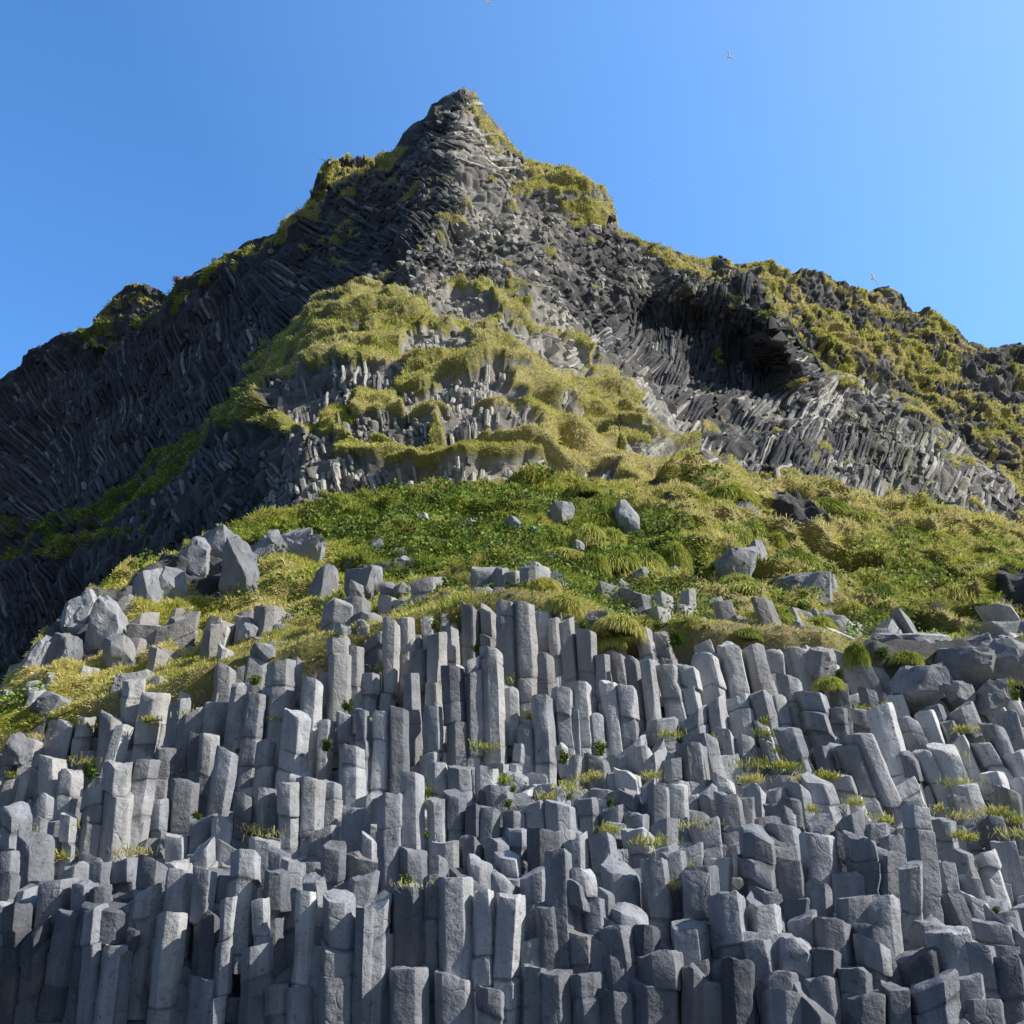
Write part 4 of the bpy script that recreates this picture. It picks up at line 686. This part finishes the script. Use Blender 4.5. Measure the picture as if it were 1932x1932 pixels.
TU = [('G',395,330,'green turf overhang capping the shaded rock face',110,60,0),('G',520,320,'green turf cap leaning over the bright rock wedge',90,70,0),('G',740,480,'dark green grass cap hanging over the large pale boulder',120,75,2),('G',200,160,'brown green hummock over the striped rock',95,60,1),('G',390,120,'wide hummock at the top of the slope, upper right',110,60,1),('G',330,210,'straw coloured hummock with long hanging blades',80,70,3),('G',1190,660,'round dark hummock standing alone on the right slope',90,75,2),('G',235,250,'yellow brown tuft beside the striped rock',50,60,3),('G',50,270,'trailing hummock left of the striped rock',80,55,4),
 ('G',160,340,'green hummock above the bright white stone',75,50,2),('G',280,300,'small green hummock between two overhangs',70,40,4),('G',450,570,'low hummock above the leafy bank',80,45,1),('G',540,620,'spreading green hummock on the leafy bank',110,50,4),('G',640,370,'rough hummock at the gully edge',50,60,1),('G',590,760,'long hanging grass mat above the leaning columns',110,60,4),('G',870,800,'hanging grass clump on the right lip',90,65,1),('G',1050,730,'straw hummock right of the faceted boulder',55,60,3),('G',500,835,'thin green mat draped over the columns',70,35,2),('G',1160,760,'dark hummock at the top of the right rocks',80,50,2),('G',1320,960,'green hummock on the pale right rocks',85,45,4),('G',1060,940,'green grass spilling down the right gully',60,70,0),('G',920,1090,'grass pad on the pinkish rough rock',80,40,1),
 ('E',1250,100,'hummock on the upper centre of the slope',75,45,1),('E',1370,150,'green hummock left of the tall pale rock',70,40,0),('E',1370,235,'steep green hummock between grey rocks',80,50,2),('E',1300,340,'straw hummock with combed blades, centre',70,70,3),('E',1410,350,'brown hummock right of the combed one',70,60,1),('E',1250,180,'leafy hummock over the cracked rock',60,50,0),('E',1450,470,'great shaggy overhang, left half',90,65,4),('E',1570,470,'great shaggy overhang, right half',100,70,4),('E',1310,480,'shaggy hummock beside the great overhang',70,60,4),('E',1010,595,'golden hummock over the tallest columns',85,45,3),('E',1170,680,'dark brown hollow hummock at the palisade top',70,50,3),('E',1460,790,'pale straw tuft between the palisade and standing stones',85,55,3),('E',1420,870,'green tuft hanging over the palisade',70,45,4),('E',1740,440,'hanging brown hummock below the white stone',60,75,1),('E',1160,430,'low straw hummock at the slope centre',90,40,3),('E',430,100,'low hummock on the upper left slope',80,40,1),('E',520,270,'pale tuft right of the white stone',50,45,3),
 ('G',880,180,'green hummock on the gully rim',90,50,0),('G',1080,250,'hummock on the long right rim',90,50,1),('G',1150,400,'wind combed hummock on the right slope',95,50,3),('G',1300,330,'large mid green hummock on the right slope',100,50,0),('G',1450,360,'pale green hummock on the right slope',95,50,1),('G',1420,230,'broad hummock under the cliff foot',120,45,3),('G',1620,260,'flat broad green hummock under the cliff',140,45,0),('G',1560,470,'dark hummock, uppermost of the right shaded cluster',100,50,2),('G',1700,560,'dark hummock overhanging the earth hollow',110,60,2),('G',1810,480,'dark hummock by the right border',110,55,2),('G',1480,550,'dark hummock left of the shaded cluster',80,50,2),('G',1870,590,'drooping hummock at the right border',70,75,2),('G',1570,630,'straw hummock beneath the shaded cluster',90,50,3),('G',1750,380,'bright green hummock near the right border',110,50,0),('G',1260,480,'straw hummock in the middle of the right slope',90,50,3),('G',1130,540,'dry hummock with seed heads above the broad leaves',80,45,3)]
for i, (tg, x, y, lab, w, h, pr) in enumerate(TU):
    ox, oy = ORG[tg]; px, py = ox+x*K, oy+y*K; Y = float(prof_Y(np.array(px), np.array(min(py+h*K*.5, 2000)))); low = py > 1185; Pc = at(px, py, Y-(.25 if low else .55)); s = (Y*cp+(Pc[2]-ZC)*sp)/F*K
    core, bl = PROT[pr]; o = obj('grass_tussock', core, label=lab, cat='grass tussock', group='grass tussocks on the slope', loc=tuple(Pc)); w *= .95 if low else 1.25; h *= .85 if low else 1.; o.scale = (w*s, max(w, h)*s*.9, h*s*1.7); o.rotation_euler = (R(random.uniform(5, 20)), R(random.uniform(-12, 12)), random.uniform(-.6, .6))
    obj('grass_blades', bl, parent=o)
# ================================================================== LEAFY PLANTS (own things)
M_stem = flat('stem', (.07, .09, .03))
def plant(seed, red):
    rs = np.random.default_rng(seed); n = 14; st = []; Vs = []; Fs = []; o_ = 0
    for k in range(n):
        d = np.array([rs.normal()*.5, rs.normal()*.4-.2, 1.]); d /= np.linalg.norm(d); tip = d*rs.uniform(.5, 1.); st.append(tip)
        s = np.cross(d, [0, 1, 0]); s /= np.linalg.norm(s); s2 = np.cross(d, s); ring = [s*.02, s2*.02, -s*.02, -s2*.02]
        Vs += [r_ for r_ in ring]+[tip+r_*.5 for r_ in ring]; Fs += [[o_+a, o_+(a+1) % 4, o_+4+(a+1) % 4, o_+4+a] for a in range(4)]; o_ += 8
    stem = mesh('leafy_plant', np.array(Vs), [np.array(Fs)], [M_stem]); m = 420; k = rs.integers(0, n, m); t = rs.uniform(.25, 1.05, m)[:, None]
    Q = np.array(st)[k]*t+rs.normal(size=(m, 3))*.10; D = rs.normal(size=(m, 3)); D[:, 2] += .2; D /= np.linalg.norm(D, axis=1, keepdims=True)
    C = np.array([[.075, .15, .02]])*rs.uniform(.6, 1.8, (m, 1)); yl = rs.random(m) < .2; C[yl] = (.28, .32, .04)
    V, q, tt, cc = blades(Q, D, rs.uniform(.14, .26, m), rs.uniform(.07, .13, m), C, .3); lv = mesh('leaves', V, [q, tt], [M_leaf], cols={'bcol': cc})
    m = 150; k = rs.integers(0, n, m); Q = np.array(st)[k]*1.03+rs.normal(size=(m, 3))*.06; D = rs.normal(size=(m, 3)); D /= np.linalg.norm(D, axis=1, keepdims=True)
    C = np.tile([[.26, .075, .035]] if red else [[.38, .36, .05]], (m, 1))*rs.uniform(.6, 1.4, (m, 1)); V, q, tt, cc = blades(Q, D, rs.uniform(.06, .12, m), rs.uniform(.05, .09, m), C, .1)
    
    fl = []
    for h in range(5):
        sel = np.where(k == h)[0][:16]; sel = sel if len(sel) else np.arange(4)
        Vh = V.reshape(-1, 5, 3)[sel].reshape(-1, 3); ch_ = cc.reshape(-1, 5, 3)[sel].reshape(-1, 3); b5 = (np.arange(len(sel))*5)[:, None]
        fl.append(mesh('flower_head', Vh, [b5+np.array([[0, 1, 2, 3]]), b5+np.array([[3, 2, 4]])], [M_leaf], cols={'bcol': ch_}))
    return stem, lv, fl
PP = [plant(1, True), plant(2, False), plant(3, True), plant(4, False)]
PL = [('B',1160,70,60,0,'red topped green plant on the terrace right of the middle palisade'),('E',1355,1430,65,0,'larger reddish plant at the foot of the middle palisade'),('B',1190,270,35,2,'small red headed plant between terrace blocks'),('B',1400,300,42,0,'green plant with red heads above a terrace block'),('A',1025,365,36,2,'rust coloured plant between two shaded left columns'),('D',1690,1235,55,0,'red and green plant on a ledge of the left palisade'),('D',1320,895,50,1,'yellow green plant on the flat top beside the tall left column'),('E',715,905,40,1,'green plant growing from a joint high in the palisade'),('E',505,785,40,1,'yellow flowering plant at the palisade top'),('E',1262,785,40,3,'bright green plant tucked under the turf lip'),('G',150,850,75,0,'large red and green plant draped over the columns'),('G',265,800,60,2,'dark leafy plant right of the draped red one'),('G',40,785,55,2,'red headed plant below the standing stones'),('G',790,695,60,0,'reddish plant under the large pale boulder'),('G',985,1040,50,1,'dark green plant beside the pinkish rock'),('G',1210,930,60,1,'dark leafy plant on the pale right rocks'),('G',1890,1150,50,0,'reddish plant at the right border'),('E',40,1205,45,3,'yellow green plant on a left palisade ledge'),('D',1235,1260,24,1,'tiny bright plant in a dark crack'),('B',340,715,55,3,'yellow flowering mat on top of a front column'),('B',460,470,40,3,'green plant with dry stalks on the terrace'),('C',1790,860,36,1,'green clump between low blocks at right'),('D',1810,1035,40,3,'yellow flowered plant on a ledge'),('D',470,1370,75,3,'spreading yellow green plant on the left blocks'),('B',880,305,40,1,'low green plant along a terrace edge'),('G',850,690,40,2,'small rusty plant against the pale boulder'),('E',700,1000,40,3,'small plant on a broken column top'),('B',905,230,32,1,'bright green plant among pale rubble'),('D',1520,540-310,45,3,'yellow flowers beside the split rock')]
for i, (tg, x, y, w, pr, lab) in enumerate(PL):
    ox, oy = ORG[tg]; px, py = ox+x*K, oy+(y+w*.5)*K; Y = float(prof_Y(np.array(px), np.array(py)))-.3; Pc = at(px, py, Y); s = (Y*cp+(Pc[2]-ZC)*sp)/F*K*w
    st, lv, fl = PP[pr]; o = obj('leafy_plant', st, label=lab, cat='plant', group='leafy plants on the rocks', loc=tuple(Pc)); o.scale = (s*1.25, s*.9, s*1.15); o.rotation_euler = (R(random.uniform(0, 25)), R(random.uniform(-10, 10)), random.uniform(-1.5, 1.5))
    obj('leaves', lv, parent=o); [obj('flower_head', f_, parent=o) for f_ in fl]
# pink flower cushions on the cliff
M_pink = blade_mat('flower', .15)
for (px, py, w, lab) in ((583, 597, 7, 'pink flower cushion on the dark left cliff'), (1391, 763, 9, 'larger pink flower cushion in the right hollow'), (1349, 765, 6, 'smaller pink flower cushion in the right hollow'), (333, 526, 7, 'red flower cushion on the left skyline')):
    Y = float(D1(np.array([px*1.]), np.array([py*1.]))[0])-1.6; Pc = at(px, py, Y); s = (Y*cp+(Pc[2]-ZC)*sp)/F*w; m = 260; Q = rng.normal(size=(m, 3))*np.array([.5, .3, .35])*s
    D = rng.normal(size=(m, 3)); D /= np.linalg.norm(D, axis=1, keepdims=True); V, q, t, cc = blades(Q, D, rng.uniform(.2, .45, m)*s, rng.uniform(.15, .3, m)*s, np.array([[.48, .14, .13]])*rng.uniform(.6, 1.4, (m, 1)), .1)
    obj('flower_cushion', mesh('flower_cushion', V, [q, t], [M_pink], cols={'bcol': cc}), label=lab, cat='flowers', group='flower cushions on the cliff', loc=tuple(Pc))
# ================================================================== GULLS
SUN_DIR = Vector((.77, -.15, .62)).normalized()
M_white = flat('gull_white', (.86, .86, .86))
_n = M_white.node_tree; _t = _n.nodes.new('ShaderNodeBsdfTranslucent'); _t.inputs[0].default_value = (.9, .9, .9, 1); _m = _n.nodes.new('ShaderNodeMixShader'); _m.inputs[0].default_value = .7
_n.links.new(_n.nodes['Principled BSDF'].outputs[0], _m.inputs[1]); _n.links.new(_t.outputs[0], _m.inputs[2]); _n.links.new(_m.outputs[0], _n.nodes['Material Output'].inputs[0]); M_grey = flat('gull_grey', (.36, .38, .42))
def gull(name, px, py, span, Y, yaw, bank, flap, lab):
    Pc = at(px, py, Y); s = (Y*cp+(Pc[2]-ZC)*sp)/F*span/1.3
    xs = [-.52, -.47, -.38, -.25, 0, .22, .36, .46, .55]; rr = [.012, .035, .055, .085, .115, .10, .068, .06, .012]; n = 12; V = []
    for x, r_ in zip(xs, rr):
        for k in range(n): a = 2*math.pi*k/n; V.append((x, math.cos(a)*r_*(1.5 if x < -.4 else 1), math.sin(a)*r_*(.4 if x < -.4 else .9)+(.02 if x > .3 else 0)))
    a = np.arange(len(xs)*n).reshape(-1, n); b = np.roll(a, -1, 1); Q = np.stack([a[:-1], b[:-1], b[1:], a[1:]], -1).reshape(-1, 4)
    body = mesh(name, np.array(V), [Q, ], [M_white]); o = obj(name, body, label=lab, cat='bird', group='gulls in the sky', loc=tuple(Pc)); o.scale = (s, s, s); 
    nz_ = (SUN_DIR*1.0-Vector(Pc-np.array([0, 0, ZC])).normalized()*1.1).normalized() if 'dark' not in lab else Vector((.1, -.5, .85)).normalized()
    fx = Vector((math.cos(R(yaw)), .3, math.sin(R(yaw)))); fx = (fx-nz_*fx.dot(nz_)).normalized(); o.rotation_euler = Matrix((fx, nz_.cross(fx), nz_)).transposed().to_euler()
    for sd in (-1, 1):
        st = [(0.06, .15, -.13, 0), (.35, .20, -.08, .10), (.62, .12, -.10, .13), (.85, -.02, -.16, .08), (1.0, -.20, -.24, .03)]; V = []
        for (y_, f_, b2, z_) in st:
            z = z_*flap+y_*math.tan(R(10))*flap
            V += [(f_, sd*y_, z+.012), (f_*.6+b2*.4, sd*y_, z+.03), (b2, sd*y_, z), (f_*.6+b2*.4, sd*y_, z-.012)]
        Q = []
        for k in range(4):
            for j in range(4): Q.append([k*4+j, k*4+(j+1) % 4, k*4+4+(j+1) % 4, k*4+4+j])
        Q += [[16, 17, 18, 19]]; obj('wing', mesh('wing', np.array(V), [np.array(Q)], [M_grey if 'dark' in lab else M_white]), parent=o)
    tail = mesh('beak', np.array([(.54, -.012, .03), (.54, .012, .03), (.54, 0, .0), (.62, 0, .01)]), [np.array([[0, 1, 3], [1, 2, 3], [2, 0, 3], [0, 2, 1]])], [flat('beak', (.5, .35, .05))]); obj('beak', tail, parent=o)
gull('gull', 918, 4, 15, 70, 120, 35, 1.2, 'white gull cut by the top edge of the sky')
gull('gull', 1375, 107, 19, 75, 60, -40, 1.6, 'white gull banking high in the right half of the sky')
gull('gull', 1225, 344, 9, 110, 80, 10, 1.2, 'tiny white gull right of the peak')
gull('gull', 1457, 490, 10, 120, 85, 5, 1.2, 'small white gull gliding just above the far right ridge')
gull('gull', 1647, 526, 20, 95, 35, -45, 1.0, 'largest white gull with spread wings above the right skyline')
gull('gull', 622, 306, 27, 100, 95, 0, .5, 'dark winged gull gliding past the knoll left of the peak')
gull('gull', 1879, 775, 8, 90, 70, 30, 1., 'white speck of a gull against the right ridge')
# ================================================================== BEACH
m_, nt_, b_ = mat('black_sand', .9); nt_.links.new(ramp(nt_, noise(nt_, 3, 8, .7), [(.3, (.03, .03, .033)), (.7, (.075, .075, .08))]), b_.inputs['Base Color']); bump(nt_, b_, noise(nt_, 20, 6), .03)
xs = np.concatenate([np.linspace(-3000, -60, 12), np.linspace(-50, 50, 60), np.linspace(60, 3000, 12)]); X, Yg = np.meshgrid(xs, xs+20); Z = fbm(np.stack([X, Yg, X*0], -1), 6, 3, 2)*.12*(np.abs(X) < 60)
obj('beach', mesh('beach', np.stack([X, Yg, Z-.1], -1).reshape(-1, 3), [gridfaces(*X.shape)[:, ::-1]], [m_]), kind='structure')
# ================================================================== LIGHT
SUN = Vector((.77, -.15, .62)).normalized()
sl = bpy.data.lights.new('sun', 'SUN'); sl.energy = 5.0; sl.angle = R(.5); sl.color = (1, .955, .88); so = bpy.data.objects.new('sun', sl); COL.objects.link(so); so.rotation_euler = SUN.to_track_quat('Z', 'Y').to_euler()
w = bpy.data.worlds.new("World"); scene.world = w; w.use_nodes = True; nt = w.node_tree; bg = nt.nodes['Background']
sky = nt.nodes.new('ShaderNodeTexSky'); sky.sky_type = 'NISHITA'; sky.sun_disc = False; sky.sun_elevation = math.asin(SUN.z); sky.sun_rotation = math.atan2(SUN.x, SUN.y); sky.air_density = 1.0; sky.dust_density = .6; sky.ozone_density = 2.0
tc = nt.nodes.new('ShaderNodeTexCoord'); dt = nt.nodes.new('ShaderNodeVectorMath'); dt.operation = 'DOT_PRODUCT'; dt.inputs[1].default_value = SUN
nt.links.new(tc.outputs['Generated'], dt.inputs[0])
hz = ramp(nt, dt.outputs['Value'], [(.10, (0., 0., 0.)), (.45, (.6, .95, 1.4)), (1., (2.4, 2.5, 2.7))])
sx = nt.nodes.new('ShaderNodeSeparateXYZ'); nt.links.new(tc.outputs['Generated'], sx.inputs[0])
dim = ramp(nt, sx.outputs['Y'], [(0., (.235, .175, .17)), (.5, (1., 1., 1.))])  # unseen sky overhead and behind the camera darkened to cut ambient fill
c1 = mix(nt, 1., mix(nt, 1., sky.outputs[0], (1.05, 1.85, 2.55), 'MULTIPLY'), dim, 'MULTIPLY'); nt.links.new(mix(nt, 1., c1, hz, 'ADD'), bg.inputs[0]); bg.inputs[1].default_value = .12
scene.view_settings.view_transform = 'Standard'; scene.view_settings.look = 'None'; scene.view_settings.exposure = 0
scene.render.engine = 'CYCLES'
